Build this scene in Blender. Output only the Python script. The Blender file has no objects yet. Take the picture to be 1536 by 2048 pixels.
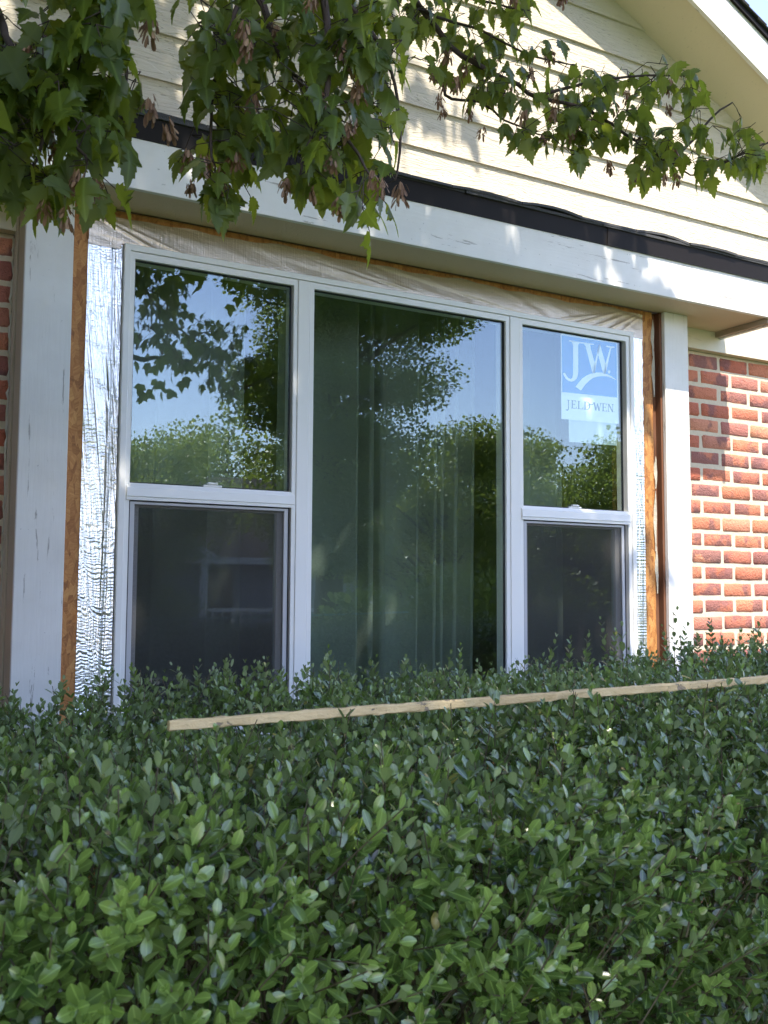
import bpy, math, random
import numpy as np
from mathutils import Vector, Matrix
random.seed(7)
RNG = np.random.default_rng(7)
SC = bpy.context.scene
COL = SC.collection
# ------------------------------------------------------------------ camera
# metres; the eye is at z = 0, the lawn at z = GZ; the bay's face is y = 0 and the wall runs along x
GZ = -1.55
D = 3.1286
YAW, PITCH, ROLL, FPX = 0.512841, 0.079721, 0.005388, 2000.0
cy_, sy_ = math.cos(YAW), math.sin(YAW)
cp_, sp_ = math.cos(PITCH), math.sin(PITCH)
F_ = np.array([sy_*cp_, cy_*cp_, sp_])
R0 = np.array([cy_, -sy_, 0.0]); U0 = np.cross(R0, F_)
R_ = R0*math.cos(ROLL)+U0*math.sin(ROLL); U_ = -R0*math.sin(ROLL)+U0*math.cos(ROLL)
EYE = np.array([0, -D, 0.0])
cam_d = bpy.data.cameras.new('camera'); cam = bpy.data.objects.new('camera', cam_d); COL.objects.link(cam)
cam.matrix_world = Matrix(((R_[0], U_[0], -F_[0], 0), (R_[1], U_[1], -F_[1], -D), (R_[2], U_[2], -F_[2], 0), (0, 0, 0, 1)))
cam_d.sensor_fit = 'VERTICAL'; cam_d.sensor_height = 36.0; cam_d.sensor_width = 27.0
cam_d.lens = FPX/2048*36.0
cam_d.clip_start = 0.02; cam_d.clip_end = 600
cam_d.dof.use_dof = True; cam_d.dof.focus_distance = 3.3; cam_d.dof.aperture_fstop = 20.0
SC.camera = cam
SC.render.resolution_x = 768; SC.render.resolution_y = 1024
# ------------------------------------------------------------------ sky, sun, exposure
SUN = Vector((-0.15, -1.0, 1.87)).normalized()
w = bpy.data.worlds.new('World'); SC.world = w; w.use_nodes = True
nt = w.node_tree; nt.nodes.clear()
sky = nt.nodes.new('ShaderNodeTexSky'); sky.sky_type = 'NISHITA'; sky.sun_disc = False
sky.sun_elevation = math.asin(SUN.z); sky.sun_rotation = math.atan2(SUN.x, SUN.y)
sky.air_density = 1.0; sky.dust_density = 0.3; sky.ozone_density = 3.2
bg = nt.nodes.new('ShaderNodeBackground'); bg.inputs['Strength'].default_value = 0.15
wo = nt.nodes.new('ShaderNodeOutputWorld')
tn_ = nt.nodes.new('ShaderNodeMix'); tn_.data_type = 'RGBA'; tn_.blend_type = 'MULTIPLY'; tn_.inputs[0].default_value = 1.0
tn_.inputs[7].default_value = (1.19, 0.965, 0.97, 1)          # the camera's white balance for open shade
nt.links.new(sky.outputs[0], tn_.inputs[6]); nt.links.new(tn_.outputs[2], bg.inputs[0]); nt.links.new(bg.outputs[0], wo.inputs[0])
sl = bpy.data.lights.new('sun', 'SUN'); sl.energy = 2.35; sl.angle = math.radians(0.53); sl.color = (1, 0.93, 0.82)
so = bpy.data.objects.new('sun', sl); COL.objects.link(so)
so.rotation_euler = (-SUN).to_track_quat('-Z', 'Y').to_euler(); so.location = (0, 0, 12)
SC.view_settings.view_transform = 'Standard'; SC.view_settings.look = 'None'
SC.view_settings.exposure = 2.12; SC.view_settings.gamma = 1; SC.view_settings.use_curve_mapping = False
SC.cycles.max_bounces = 8; SC.cycles.transparent_max_bounces = 12; SC.cycles.use_denoising = True
SC.cycles.sample_clamp_indirect = 6

def at(x, y, z):
    """world point seen at photo pixel x, y at depth z (used once, to read positions off the photo)"""
    return EYE + (F_ + R_*(x-768)/FPX - U_*(y-1024)/FPX)*z
def on_plane(x, y, Y):
    d = F_ + R_*(x-768)/FPX - U_*(y-1024)/FPX
    return EYE + d*((Y+D)/d[1])
def sx(X, Y): return X*(D+Y)/D
# ------------------------------------------------------------------ materials
def newmat(name):
    m = bpy.data.materials.new(name); m.use_nodes = True
    n = m.node_tree; n.nodes.clear()
    o = n.nodes.new('ShaderNodeOutputMaterial'); b = n.nodes.new('ShaderNodeBsdfPrincipled')
    n.links.new(b.outputs[0], o.inputs[0])
    return m, n, b, o
def nd(n, t, **kw):
    x = n.nodes.new('ShaderNode'+t)
    for k, v in kw.items():
        if k.startswith('i_'):
            key = k[2:]; key = int(key) if key.isdigit() else key.replace('_', ' ')
            x.inputs[key].default_value = v
        else: setattr(x, k, v)
    return x
def coords(n, scale=(1, 1, 1), rot=(0, 0, 0), kind='Object'):
    c = nd(n, 'TexCoord'); mp = nd(n, 'Mapping'); mp.inputs['Scale'].default_value = scale; mp.inputs['Rotation'].default_value = rot
    n.links.new(c.outputs[kind], mp.inputs[0]); return mp.outputs[0]
def ramp(n, src, stops):
    r = nd(n, 'ValToRGB'); els = r.color_ramp.elements
    while len(els) < len(stops): els.new(0.5)
    for e, (p, c) in zip(els, stops):
        e.position = p; e.color = (*c, 1) if len(c) == 3 else c
    n.links.new(src, r.inputs[0]); return r.outputs[0]
def noise(n, vec, scale, detail=4, rough=0.55, dist=0.0):
    x = nd(n, 'TexNoise'); x.inputs['Scale'].default_value = scale; x.inputs['Detail'].default_value = detail
    x.inputs['Roughness'].default_value = rough; x.inputs['Distortion'].default_value = dist
    n.links.new(vec, x.inputs['Vector']); return x.outputs['Fac']
def mixc(n, fac, a, b, mode='MIX'):
    x = nd(n, 'Mix', data_type='RGBA', blend_type=mode)
    for s, v in ((0, fac), (6, a), (7, b)):
        if isinstance(v, (int, float)): x.inputs[s].default_value = v
        elif isinstance(v, tuple): x.inputs[s].default_value = (*v, 1)
        else: n.links.new(v, x.inputs[s])
    return x.outputs[2]
def mth(n, op, a, b=0.0, clamp=False):
    x = nd(n, 'Math', operation=op, use_clamp=clamp)
    for s, v in ((0, a), (1, b)):
        if isinstance(v, (int, float)): x.inputs[s].default_value = v
        else: n.links.new(v, x.inputs[s])
    return x.outputs[0]
def bump(n, b, h, strength=0.5, dist=0.002):
    x = nd(n, 'Bump'); x.inputs['Strength'].default_value = strength; x.inputs['Distance'].default_value = dist
    n.links.new(h, x.inputs['Height']); n.links.new(x.outputs[0], b.inputs['Normal'])

def m_paint(name, col, rough=0.5, grain=(40, 40, 2.5), cracks=0.35, bumpd=0.0012, dirt=0.12, dirtcol=(0.35, 0.3, 0.24)):
    m, n, b, o = newmat(name)
    v = coords(n, grain)
    g = noise(n, v, 2.2, 6, 0.62)
    v2 = coords(n)
    d = noise(n, v2, 5, 5, 0.6)
    c = mixc(n, mth(n, 'MULTIPLY', ramp(n, d, [(0.35, (0, 0, 0)), (0.75, (1, 1, 1))]), dirt), col, dirtcol)
    k = noise(n, v, 0.9, 7, 0.7, 0.4)
    ck = ramp(n, k, [(0.37, (1, 1, 1)), (0.385, (0, 0, 0))])
    c = mixc(n, mth(n, 'MULTIPLY', ck, cracks), c, (0.2, 0.16, 0.12))
    sp = noise(n, v2, 90, 2, 0.5)
    c = mixc(n, mth(n, 'MULTIPLY', ramp(n, sp, [(0.72, (0, 0, 0)), (0.76, (1, 1, 1))]), dirt*2), c, (0.12, 0.1, 0.08))
    n.links.new(c, b.inputs['Base Color']); b.inputs['Roughness'].default_value = rough
    bump(n, b, mth(n, 'SUBTRACT', g, mth(n, 'MULTIPLY', ck, 0.5)), 0.7, bumpd)
    return m
def m_siding(name, col):
    m, n, b, o = newmat(name)
    c0 = nd(n, 'TexCoord'); oi = nd(n, 'ObjectInfo')
    add = nd(n, 'VectorMath', operation='ADD'); cmb = nd(n, 'CombineXYZ')
    n.links.new(mth(n, 'MULTIPLY', oi.outputs['Random'], 37.0), cmb.inputs[0]); n.links.new(mth(n, 'MULTIPLY', oi.outputs['Random'], 11.0), cmb.inputs[2])
    n.links.new(c0.outputs['Object'], add.inputs[0]); n.links.new(cmb.outputs[0], add.inputs[1])
    mp = nd(n, 'Mapping'); mp.inputs['Scale'].default_value = (1.3, 9, 9); n.links.new(add.outputs[0], mp.inputs[0])
    h = noise(n, mp.outputs[0], 1.1, 3, 0.55, 0.5)
    wv = mth(n, 'SINE', mth(n, 'MULTIPLY', h, 110.0))            # contour lines of a height = cathedral wood grain
    mp2 = nd(n, 'Mapping'); mp2.inputs['Scale'].default_value = (12, 70, 90); n.links.new(add.outputs[0], mp2.inputs[0])
    f = noise(n, mp2.outputs[0], 1.5, 4, 0.6)
    hh = mth(n, 'ADD', mth(n, 'MULTIPLY', ramp(n, wv, [(0.0, (0, 0, 0)), (0.35, (1, 1, 1))]), 0.8), f)
    ck = ramp(n, mth(n, 'ADD', mth(n, 'MULTIPLY', wv, 0.12), f), [(0.24, (1, 1, 1)), (0.3, (0, 0, 0))])
    d = noise(n, add.outputs[0], 3.0, 4)
    c = mixc(n, mth(n, 'MULTIPLY', d, 0.14), col, (0.5, 0.42, 0.3))
    c = mixc(n, mth(n, 'MULTIPLY', ck, 0.75), c, (0.30, 0.23, 0.14))
    n.links.new(c, b.inputs['Base Color']); b.inputs['Roughness'].default_value = 0.62
    bump(n, b, hh, 1.0, 0.0022)
    return m
def m_stucco(name, col):
    m, n, b, o = newmat(name); v = coords(n, (1, 1, 1))
    a = noise(n, coords(n, (60, 22, 60)), 2.2, 4, 0.7, 0.6); d = noise(n, v, 4, 4)
    sp = ramp(n, a, [(0.30, (1, 1, 1)), (0.36, (0, 0, 0))])
    c = mixc(n, mth(n, 'MULTIPLY', d, 0.25), col, tuple(x*0.72 for x in col))
    c = mixc(n, mth(n, 'MULTIPLY', sp, 0.45), c, tuple(x*0.45 for x in col))
    n.links.new(c, b.inputs['Base Color']); b.inputs['Roughness'].default_value = 0.75
    bump(n, b, a, 0.8, 0.002); return m
def m_plain(name, col, rough=0.5, metal=0.0, var=0.15, scale=30, bumpd=0.0, spec=0.5):
    m, n, b, o = newmat(name); v = coords(n)
    d = noise(n, v, scale, 4)
    c = mixc(n, mth(n, 'MULTIPLY', d, var*2), col, tuple(x*0.5 for x in col))
    n.links.new(c, b.inputs['Base Color']); b.inputs['Roughness'].default_value = rough; b.inputs['Metallic'].default_value = metal
    b.inputs['Specular IOR Level'].default_value = spec
    if bumpd: bump(n, b, d, 0.7, bumpd)
    return m
def m_brick():
    m, n, b, o = newmat('brick_clay'); oi = nd(n, 'ObjectInfo'); r = oi.outputs['Random']
    tc = nd(n, 'TexCoord'); add = nd(n, 'VectorMath', operation='ADD'); cmb = nd(n, 'CombineXYZ')
    n.links.new(mth(n, 'MULTIPLY', r, 53.0), cmb.inputs[1]); n.links.new(tc.outputs['Object'], add.inputs[0]); n.links.new(cmb.outputs[0], add.inputs[1])
    v = add.outputs[0]
    base = ramp(n, r, [(0, (0.56, 0.15, 0.08)), (0.3, (0.74, 0.27, 0.14)), (0.55, (0.68, 0.22, 0.12)), (0.75, (0.50, 0.19, 0.15)), (1, (0.78, 0.33, 0.18))])
    f = noise(n, v, 9, 3, 0.5)
    thr = mth(n, 'MULTIPLY', mth(n, 'FRACT', mth(n, 'MULTIPLY', r, 7.3)), 1.0)
    fl = ramp(n, mth(n, 'ADD', f, mth(n, 'MULTIPLY', thr, 0.22)), [(0.6, (0, 0, 0)), (0.68, (1, 1, 1))])
    c = mixc(n, mth(n, 'MULTIPLY', fl, 0.75), base, (0.22, 0.11, 0.11))
    s = noise(n, v, 160, 4, 0.7)
    c = mixc(n, mth(n, 'MULTIPLY', s, 0.28), c, (0.34, 0.11, 0.075))
    ef = ramp(n, noise(n, v, 30, 5, 0.7), [(0.6, (0, 0, 0)), (0.75, (1, 1, 1))])
    c = mixc(n, mth(n, 'MULTIPLY', ef, 0.4), c, (0.55, 0.33, 0.22))
    n.links.new(c, b.inputs['Base Color']); b.inputs['Roughness'].default_value = 0.85
    h = mth(n, 'ADD', mth(n, 'MULTIPLY', noise(n, v, 45, 4, 0.6, 1.2), 1.5), s)
    bump(n, b, h, 1.0, 0.006); return m
def m_osb():
    m, n, b, o = newmat('strand_board')
    v = coords(n)
    vo = nd(n, 'TexVoronoi'); vo.inputs['Scale'].default_value = 75; n.links.new(coords(n, (1, 1, 0.38)), vo.inputs['Vector'])
    sep = nd(n, 'SeparateColor'); n.links.new(vo.outputs['Color'], sep.inputs[0])
    vr = nd(n, 'VectorRotate', rotation_type='Y_AXIS'); n.links.new(v, vr.inputs['Vector']); n.links.new(mth(n, 'MULTIPLY', sep.outputs[0], 3.0), vr.inputs['Angle'])
    mp = nd(n, 'Mapping'); mp.inputs['Scale'].default_value = (160, 60, 9); n.links.new(vr.outputs[0], mp.inputs[0])
    g = noise(n, mp.outputs[0], 1.0, 5, 0.65)
    c = ramp(n, mth(n, 'ADD', mth(n, 'MULTIPLY', g, 0.7), mth(n, 'MULTIPLY', sep.outputs[1], 0.3)),
             [(0.2, (0.15, 0.05, 0.014)), (0.42, (0.42, 0.17, 0.04)), (0.6, (0.58, 0.27, 0.075)), (0.85, (0.78, 0.45, 0.14))])
    big = noise(n, v, 3, 3); c = mixc(n, mth(n, 'MULTIPLY', big, 0.35), c, (0.25, 0.08, 0.02))
    n.links.new(c, b.inputs['Base Color']); b.inputs['Roughness'].default_value = 0.6
    bump(n, b, mth(n, 'ADD', g, sep.outputs[2]), 0.6, 0.0012); return m
def m_foil(name, rough, sc, col=(0.86, 0.87, 0.88), metal=1.0):
    m, n, b, o = newmat(name); v = coords(n)
    a = noise(n, coords(n, (60, 60, 230)), 1.0, 2, 0.5, 0.3); c2 = noise(n, coords(n, (190, 190, 9)), 1, 3, 0.5, 0.4)
    b.inputs['Base Color'].default_value = (*col, 1); b.inputs['Metallic'].default_value = metal; b.inputs['Roughness'].default_value = rough
    bump(n, b, mth(n, 'ADD', mth(n, 'MULTIPLY', a, 0.8), mth(n, 'MULTIPLY', c2, 1.3)), sc, 0.0022); return m
def m_leaf(name, dark, light, under, gloss, trans, tcol, vein=0.35, odd=None):
    m, n, b, o = newmat(name)
    at_ = nd(n, 'Attribute', attribute_name='tint'); oi = nd(n, 'ObjectInfo')
    t = mth(n, 'ADD', at_.outputs['Fac'], mth(n, 'MULTIPLY', mth(n, 'SUBTRACT', oi.outputs['Random'], 0.5), 0.25), True)
    c = mixc(n, t, dark, light)
    if odd: c = mixc(n, ramp(n, at_.outputs['Fac'], [(0.93, (0, 0, 0)), (0.97, (1, 1, 1))]), c, odd)
    uv = nd(n, 'UVMap'); sep = nd(n, 'SeparateXYZ'); n.links.new(uv.outputs[0], sep.inputs[0])
    mid = ramp(n, mth(n, 'ABSOLUTE', sep.outputs[0]), [(0.012, (1, 1, 1)), (0.035, (0, 0, 0))])
    c = mixc(n, mth(n, 'MULTIPLY', mid, vein), c, tuple(min(1, x*2.2+0.03) for x in light))
    ge = nd(n, 'NewGeometry'); c = mixc(n, mth(n, 'MULTIPLY', ge.outputs['Backfacing'], 0.75), c, under)
    nz = noise(n, coords(n), 60, 3); c = mixc(n, mth(n, 'MULTIPLY', nz, 0.3), c, tuple(x*0.6 for x in dark))
    n.links.new(c, b.inputs['Base Color'])
    b.inputs['Specular IOR Level'].default_value = 0.8
    n.links.new(mth(n, 'ADD', gloss, mth(n, 'MULTIPLY', ge.outputs['Backfacing'], 0.25)), b.inputs['Roughness'])
    tr = nd(n, 'BsdfTranslucent'); n.links.new(mixc(n, t, tuple(x*0.75 for x in tcol), tcol), tr.inputs[0])
    mx = nd(n, 'MixShader'); mx.inputs[0].default_value = trans
    n.links.new(b.outputs[0], mx.inputs[1]); n.links.new(tr.outputs[0], mx.inputs[2]); n.links.new(mx.outputs[0], o.inputs[0])
    return m
def m_glass(name, lo, tint=(0.93, 0.975, 0.95)):
    m, n, b, o = newmat(name); n.nodes.remove(b)
    lw = nd(n, 'LayerWeight'); lw.inputs[0].default_value = 0.5
    f = mth(n, 'ADD', mth(n, 'MULTIPLY', mth(n, 'POWER', lw.outputs['Facing'], 5.0), 0.9), lo, True)
    t = nd(n, 'BsdfTransparent'); t.inputs[0].default_value = (*tint, 1)
    g = nd(n, 'BsdfGlossy'); g.inputs['Roughness'].default_value = 0.0; g.inputs[0].default_value = (0.84, 0.96, 1.0, 1)
    v = noise(n, coords(n, (1, 1, 0.6)), 1.6, 2, 0.4)
    bp = nd(n, 'Bump'); bp.inputs['Strength'].default_value = 0.05; bp.inputs['Distance'].default_value = 0.003
    n.links.new(v, bp.inputs['Height']); n.links.new(bp.outputs[0], g.inputs['Normal'])
    mx = nd(n, 'MixShader'); n.links.new(f, mx.inputs[0]); n.links.new(t.outputs[0], mx.inputs[1]); n.links.new(g.outputs[0], mx.inputs[2])
    n.links.new(mx.outputs[0], o.inputs[0]); return m
def m_mix_transparent(name, col, op, rough=0.8, transl=0.0, weave=0.0):
    m, n, b, o = newmat(name)
    b.inputs['Base Color'].default_value = (*col, 1); b.inputs['Roughness'].default_value = rough
    t = nd(n, 'BsdfTransparent'); mx = nd(n, 'MixShader')
    fac = op
    src = b.outputs[0]
    if transl:
        tl = nd(n, 'BsdfTranslucent'); tl.inputs[0].default_value = (*col, 1); m2 = nd(n, 'MixShader'); m2.inputs[0].default_value = transl
        n.links.new(b.outputs[0], m2.inputs[1]); n.links.new(tl.outputs[0], m2.inputs[2]); src = m2.outputs[0]
    if weave:
        nz = noise(n, coords(n, (90, 1, 420)), 1.0, 2); fac = mth(n, 'ADD', op-weave/2, mth(n, 'MULTIPLY', nz, weave))
        n.links.new(fac, mx.inputs[0])
    else: mx.inputs[0].default_value = op
    n.links.new(t.outputs[0], mx.inputs[1]); n.links.new(src, mx.inputs[2]); n.links.new(mx.outputs[0], o.inputs[0])
    return m
def m_grass():
    m, n, b, o = newmat('lawn_grass'); v = coords(n)
    c = ramp(n, noise(n, v, 3, 8, 0.7), [(0.3, (0.03, 0.06, 0.012)), (0.7, (0.09, 0.14, 0.03))])
    n.links.new(c, b.inputs['Base Color']); b.inputs['Roughness'].default_value = 0.9; return m

M = dict(
    white=m_paint('white_painted_wood', (0.84, 0.82, 0.78), 0.5, (40, 40, 3), 0.6, dirt=0.2),
    whiteh=m_paint('white_painted_fascia', (0.84, 0.82, 0.78), 0.5, (3, 40, 40), 0.6, dirt=0.2),
    tan=m_paint('tan_painted_wood', (0.46, 0.38, 0.27), 0.6, (40, 40, 3), 0.4, dirt=0.3),
    tanh=m_paint('tan_painted_board', (0.40, 0.32, 0.24), 0.6, (30, 3, 60), 0.5, dirt=0.3),
    siding=m_siding('cream_siding', (0.68, 0.60, 0.46)),
    frieze=m_paint('cream_frieze_paint', (0.72, 0.66, 0.50), 0.55, (3, 40, 40), 0.15),
    soffit=m_stucco('tan_soffit', (0.72, 0.58, 0.42)),
    rakesoffit=m_stucco('bounce_lit_tan_soffit', (0.80, 0.67, 0.48)),  # tan soffit paint made lighter, with the light bounced from below in its colour
    mortar=m_plain('mortar', (0.72, 0.61, 0.44), 0.95, var=0.2, scale=60, bumpd=0.004),
    brick=m_brick(), osb=m_osb(),
    stud=m_paint('old_brown_wood', (0.16, 0.06, 0.025), 0.7, (50, 50, 3), 0.6),
    foil=m_foil('silver_foil', 0.28, 0.5, (0.97, 0.97, 0.96)), foilh=m_foil('silver_foil_smooth', 0.27, 0.35, (0.62, 0.52, 0.40), 0.6),
    vinyl=m_plain('white_vinyl', (0.86, 0.85, 0.82), 0.33, var=0.03, scale=8),
    vinylg=m_plain('grey_vinyl', (0.52, 0.52, 0.54), 0.4, var=0.05, scale=8),
    gasket=m_plain('black_gasket', (0.02, 0.02, 0.022), 0.5),
    drip=m_plain('dark_brown_metal', (0.016, 0.012, 0.011), 0.6, var=0.3, scale=14, bumpd=0.0006, spec=0.2),
    shingle=m_plain('black_shingle', (0.075, 0.073, 0.075), 0.85, var=0.45, scale=220, bumpd=0.004),
    glass=m_glass('window_glass', 0.088), glass2=m_glass('lower_glass', 0.27),
    screen=m_mix_transparent('insect_screen', (0.045, 0.043, 0.042), 0.38, 0.9, weave=0.14),
    curtain=m_mix_transparent('curtain_cloth', (0.27, 0.30, 0.26), 0.90, 0.9, 0.2),
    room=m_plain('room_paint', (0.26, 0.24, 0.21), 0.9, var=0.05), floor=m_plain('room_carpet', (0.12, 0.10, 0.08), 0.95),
    blue=m_plain('sticker_blue', (0.012, 0.22, 0.62), 0.5, var=0.02), lwhite=m_plain('sticker_white', (0.85, 0.86, 0.86), 0.5, var=0.02),
    lgrey=m_plain('sticker_letter_grey', (0.07, 0.12, 0.22), 0.5, var=0.02),
    paper=m_mix_transparent('thin_paper', (0.75, 0.80, 0.82), 0.72, 0.7),
    box=m_leaf('boxwood_leaf', (0.026, 0.060, 0.012), (0.21, 0.31, 0.062), (0.27, 0.34, 0.16), 0.23, 0.15, (0.30, 0.48, 0.08), odd=(0.42, 0.36, 0.09)),
    maple=m_leaf('maple_leaf', (0.040, 0.076, 0.014), (0.12, 0.175, 0.024), (0.10, 0.14, 0.045), 0.42, 0.5, (0.40, 0.48, 0.04), 0.5),
    far=m_leaf('far_tree_leaf', (0.035, 0.070, 0.014), (0.16, 0.22, 0.055), (0.11, 0.15, 0.06), 0.35, 0.5, (0.48, 0.58, 0.10)),
    bark=m_plain('grey_brown_bark', (0.075, 0.052, 0.040), 0.9, var=0.4, scale=50, bumpd=0.004),
    twig=m_plain('boxwood_twig', (0.11, 0.085, 0.045), 0.8, var=0.3),
    seed=m_leaf('dry_seed_wing', (0.11, 0.050, 0.026), (0.42, 0.26, 0.14), (0.26, 0.15, 0.08), 0.6, 0.25, (0.40, 0.21, 0.11)),
    board=m_paint('pale_raw_wood', (0.70, 0.53, 0.27), 0.8, (30, 60, 60), 0.85, bumpd=0.004, dirt=0.4, dirtcol=(0.30, 0.2, 0.1)),
    teal=m_plain('teal_primer', (0.16, 0.42, 0.42), 0.5, var=0.1),
    asphalt=m_plain('asphalt', (0.05, 0.05, 0.052), 0.9, scale=8), concrete=m_plain('concrete', (0.42, 0.40, 0.37), 0.85, scale=6),
    roof=m_plain('far_roof_shingle', (0.07, 0.055, 0.05), 0.9, var=0.3, scale=10),
    hwall=m_plain('far_house_siding', (0.42, 0.38, 0.32), 0.7), hwall2=m_plain('far_house_grey_siding', (0.30, 0.32, 0.34), 0.7),
    hbrick=m_plain('far_house_brick', (0.28, 0.12, 0.08), 0.85), htrim=m_plain('far_house_trim', (0.75, 0.75, 0.72), 0.5, var=0.05),
    dark=m_plain('dark_pane', (0.02, 0.025, 0.03), 0.1, var=0.05), grass=m_grass(),
    caulk=m_plain('old_caulk', (0.5, 0.46, 0.36), 0.9, bumpd=0.004, scale=60),
)
# ------------------------------------------------------------------ mesh helpers
def mk(name, me, mat, parent=None, loc=None):
    o = bpy.data.objects.new(name, me); COL.objects.link(o)
    if mat is not None and not me.materials: me.materials.append(mat)
    if parent is not None: o.parent = parent
    if loc is not None: o.location = loc
    return o
def empty(name, loc=(0, 0, 0)):
    o = bpy.data.objects.new(name, None); COL.objects.link(o); o.location = loc; o.empty_display_size = 0.1; return o
def tag(o, label=None, cat=None, group=None, kind=None):
    for k, v in (('label', label), ('category', cat), ('group', group), ('kind', kind)):
        if v: o[k] = v
    return o
def child(o, root):
    """parent keeping world place: root carries only a location"""
    o.parent = root; o.matrix_parent_inverse = Matrix.Translation(root.location).inverted(); return o
def mesh_np(name, V, faces_loops, loop_start, uv=None, tint=None, smooth=True):
    me = bpy.data.meshes.new(name)
    me.vertices.add(len(V)); me.vertices.foreach_set('co', np.ascontiguousarray(V, np.float32).ravel())
    me.loops.add(len(faces_loops)); me.loops.foreach_set('vertex_index', np.ascontiguousarray(faces_loops, np.int32))
    me.polygons.add(len(loop_start)); me.polygons.foreach_set('loop_start', np.ascontiguousarray(loop_start, np.int32))
    me.update(calc_edges=True)
    if smooth: me.polygons.foreach_set('use_smooth', np.ones(len(loop_start), bool))
    if uv is not None:
        l = me.uv_layers.new(name='UVMap'); l.data.foreach_set('uv', np.ascontiguousarray(uv[faces_loops], np.float32).ravel())
    if tint is not None:
        a = me.attributes.new('tint', 'FLOAT', 'POINT'); a.data.foreach_set('value', np.ascontiguousarray(tint, np.float32))
    return me
def pymesh(name, verts, faces, smooth=False):
    me = bpy.data.meshes.new(name); me.from_pydata([tuple(map(float, v)) for v in verts], [], faces); me.update()
    if smooth: me.polygons.foreach_set('use_smooth', [True]*len(me.polygons))
    return me
class MB:
    def __init__(s): s.v = []; s.f = []
    def box(s, x0, x1, y0, y1, z0, z1, ch=0.0):
        if ch <= 0:
            b = len(s.v)
            for z in (z0, z1):
                for x, y in ((x0, y0), (x1, y0), (x1, y1), (x0, y1)): s.v.append((x, y, z))
            s.f += [tuple(b+i for i in f) for f in ((3, 2, 1, 0), (4, 5, 6, 7), (0, 1, 5, 4), (1, 2, 6, 5), (2, 3, 7, 6), (3, 0, 4, 7))]
            return s
        # chamfered box: 24 verts
        c = ch; b = len(s.v); idx = {}
        for i, x in enumerate((x0, x1)):
            for j, y in enumerate((y0, y1)):
                for k, z in enumerate((z0, z1)):
                    dx, dy, dz = (c if i == 0 else -c), (c if j == 0 else -c), (c if k == 0 else -c)
                    idx[i, j, k, 0] = len(s.v); s.v.append((x, y+dy, z+dz))
                    idx[i, j, k, 1] = len(s.v); s.v.append((x+dx, y, z+dz))
                    idx[i, j, k, 2] = len(s.v); s.v.append((x+dx, y+dy, z))
        for a in range(3):
            for sgn in (0, 1):
                q = []
                for u, v in ((0, 0), (1, 0), (1, 1), (0, 1)):
                    t = [0, 0, 0]; t[a] = sgn; t[(a+1) % 3] = u; t[(a+2) % 3] = v; q.append(idx[(*t, a)])
                s.f.append(tuple(q if sgn else q[::-1]))
        for a in range(3):
            o1, o2 = (a+1) % 3, (a+2) % 3
            for u in (0, 1):
                for v in (0, 1):
                    t0 = [0, 0, 0]; t0[o1] = u; t0[o2] = v; t1 = list(t0); t1[a] = 1
                    q = [idx[(*t0, o1)], idx[(*t0, o2)], idx[(*t1, o2)], idx[(*t1, o1)]]
                    s.f.append(tuple(q if u != v else q[::-1]))
        for k, t in enumerate([(i, j, l) for i in (0, 1) for j in (0, 1) for l in (0, 1)]):
            q = [idx[(*t, 0)], idx[(*t, 1)], idx[(*t, 2)]]
            s.f.append(tuple(q if (sum(t) % 2) else q[::-1]))
        return s
    def prism(s, poly, y0, y1):
        """polygon in x,z extruded along y"""
        b = len(s.v); n = len(poly)
        for y in (y0, y1):
            for x, z in poly: s.v.append((x, y, z))
        s.f.append(tuple(b+i for i in range(n))); s.f.append(tuple(b+n+i for i in range(n))[::-1])
        for i in range(n):
            j = (i+1) % n; s.f.append((b+i, b+n+i, b+n+j, b+j))
        return s
    def prof_x(s, poly, x0, x1, nx=1):
        """polygon in y,z extruded along x"""
        b = len(s.v); n = len(poly)
        for x in (x0, x1):
            for y, z in poly: s.v.append((x, y, z))
        s.f.append(tuple(b+i for i in range(n))[::-1]); s.f.append(tuple(b+n+i for i in range(n)))
        for i in range(n):
            j = (i+1) % n; s.f.append((b+i, b+j, b+n+j, b+n+i))
        return s
    def tube(s, pts, rad, sides=6):
        pts = [np.array(p, float) for p in pts]; rings = []
        for i, p in enumerate(pts):
            t = (pts[min(i+1, len(pts)-1)]-pts[max(i-1, 0)]); t /= np.linalg.norm(t)+1e-9
            a = np.cross(t, (0.31, 0.17, 0.93)); a /= np.linalg.norm(a)+1e-9; c = np.cross(t, a)
            r = rad[i] if hasattr(rad, '__len__') else rad
            ring = []
            for k in range(sides):
                an = 2*math.pi*k/sides; ring.append(len(s.v)); s.v.append(tuple(p+(a*math.cos(an)+c*math.sin(an))*r))
            rings.append(ring)
        for r0, r1 in zip(rings, rings[1:]):
            for k in range(sides): s.f.append((r0[k], r0[(k+1) % sides], r1[(k+1) % sides], r1[k]))
        s.f.append(tuple(rings[0][::-1])); s.f.append(tuple(rings[-1])); return s
    def build(s, name, mat, parent=None, smooth=False):
        return mk(name, pymesh(name, s.v, s.f, smooth), mat, parent)

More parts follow.
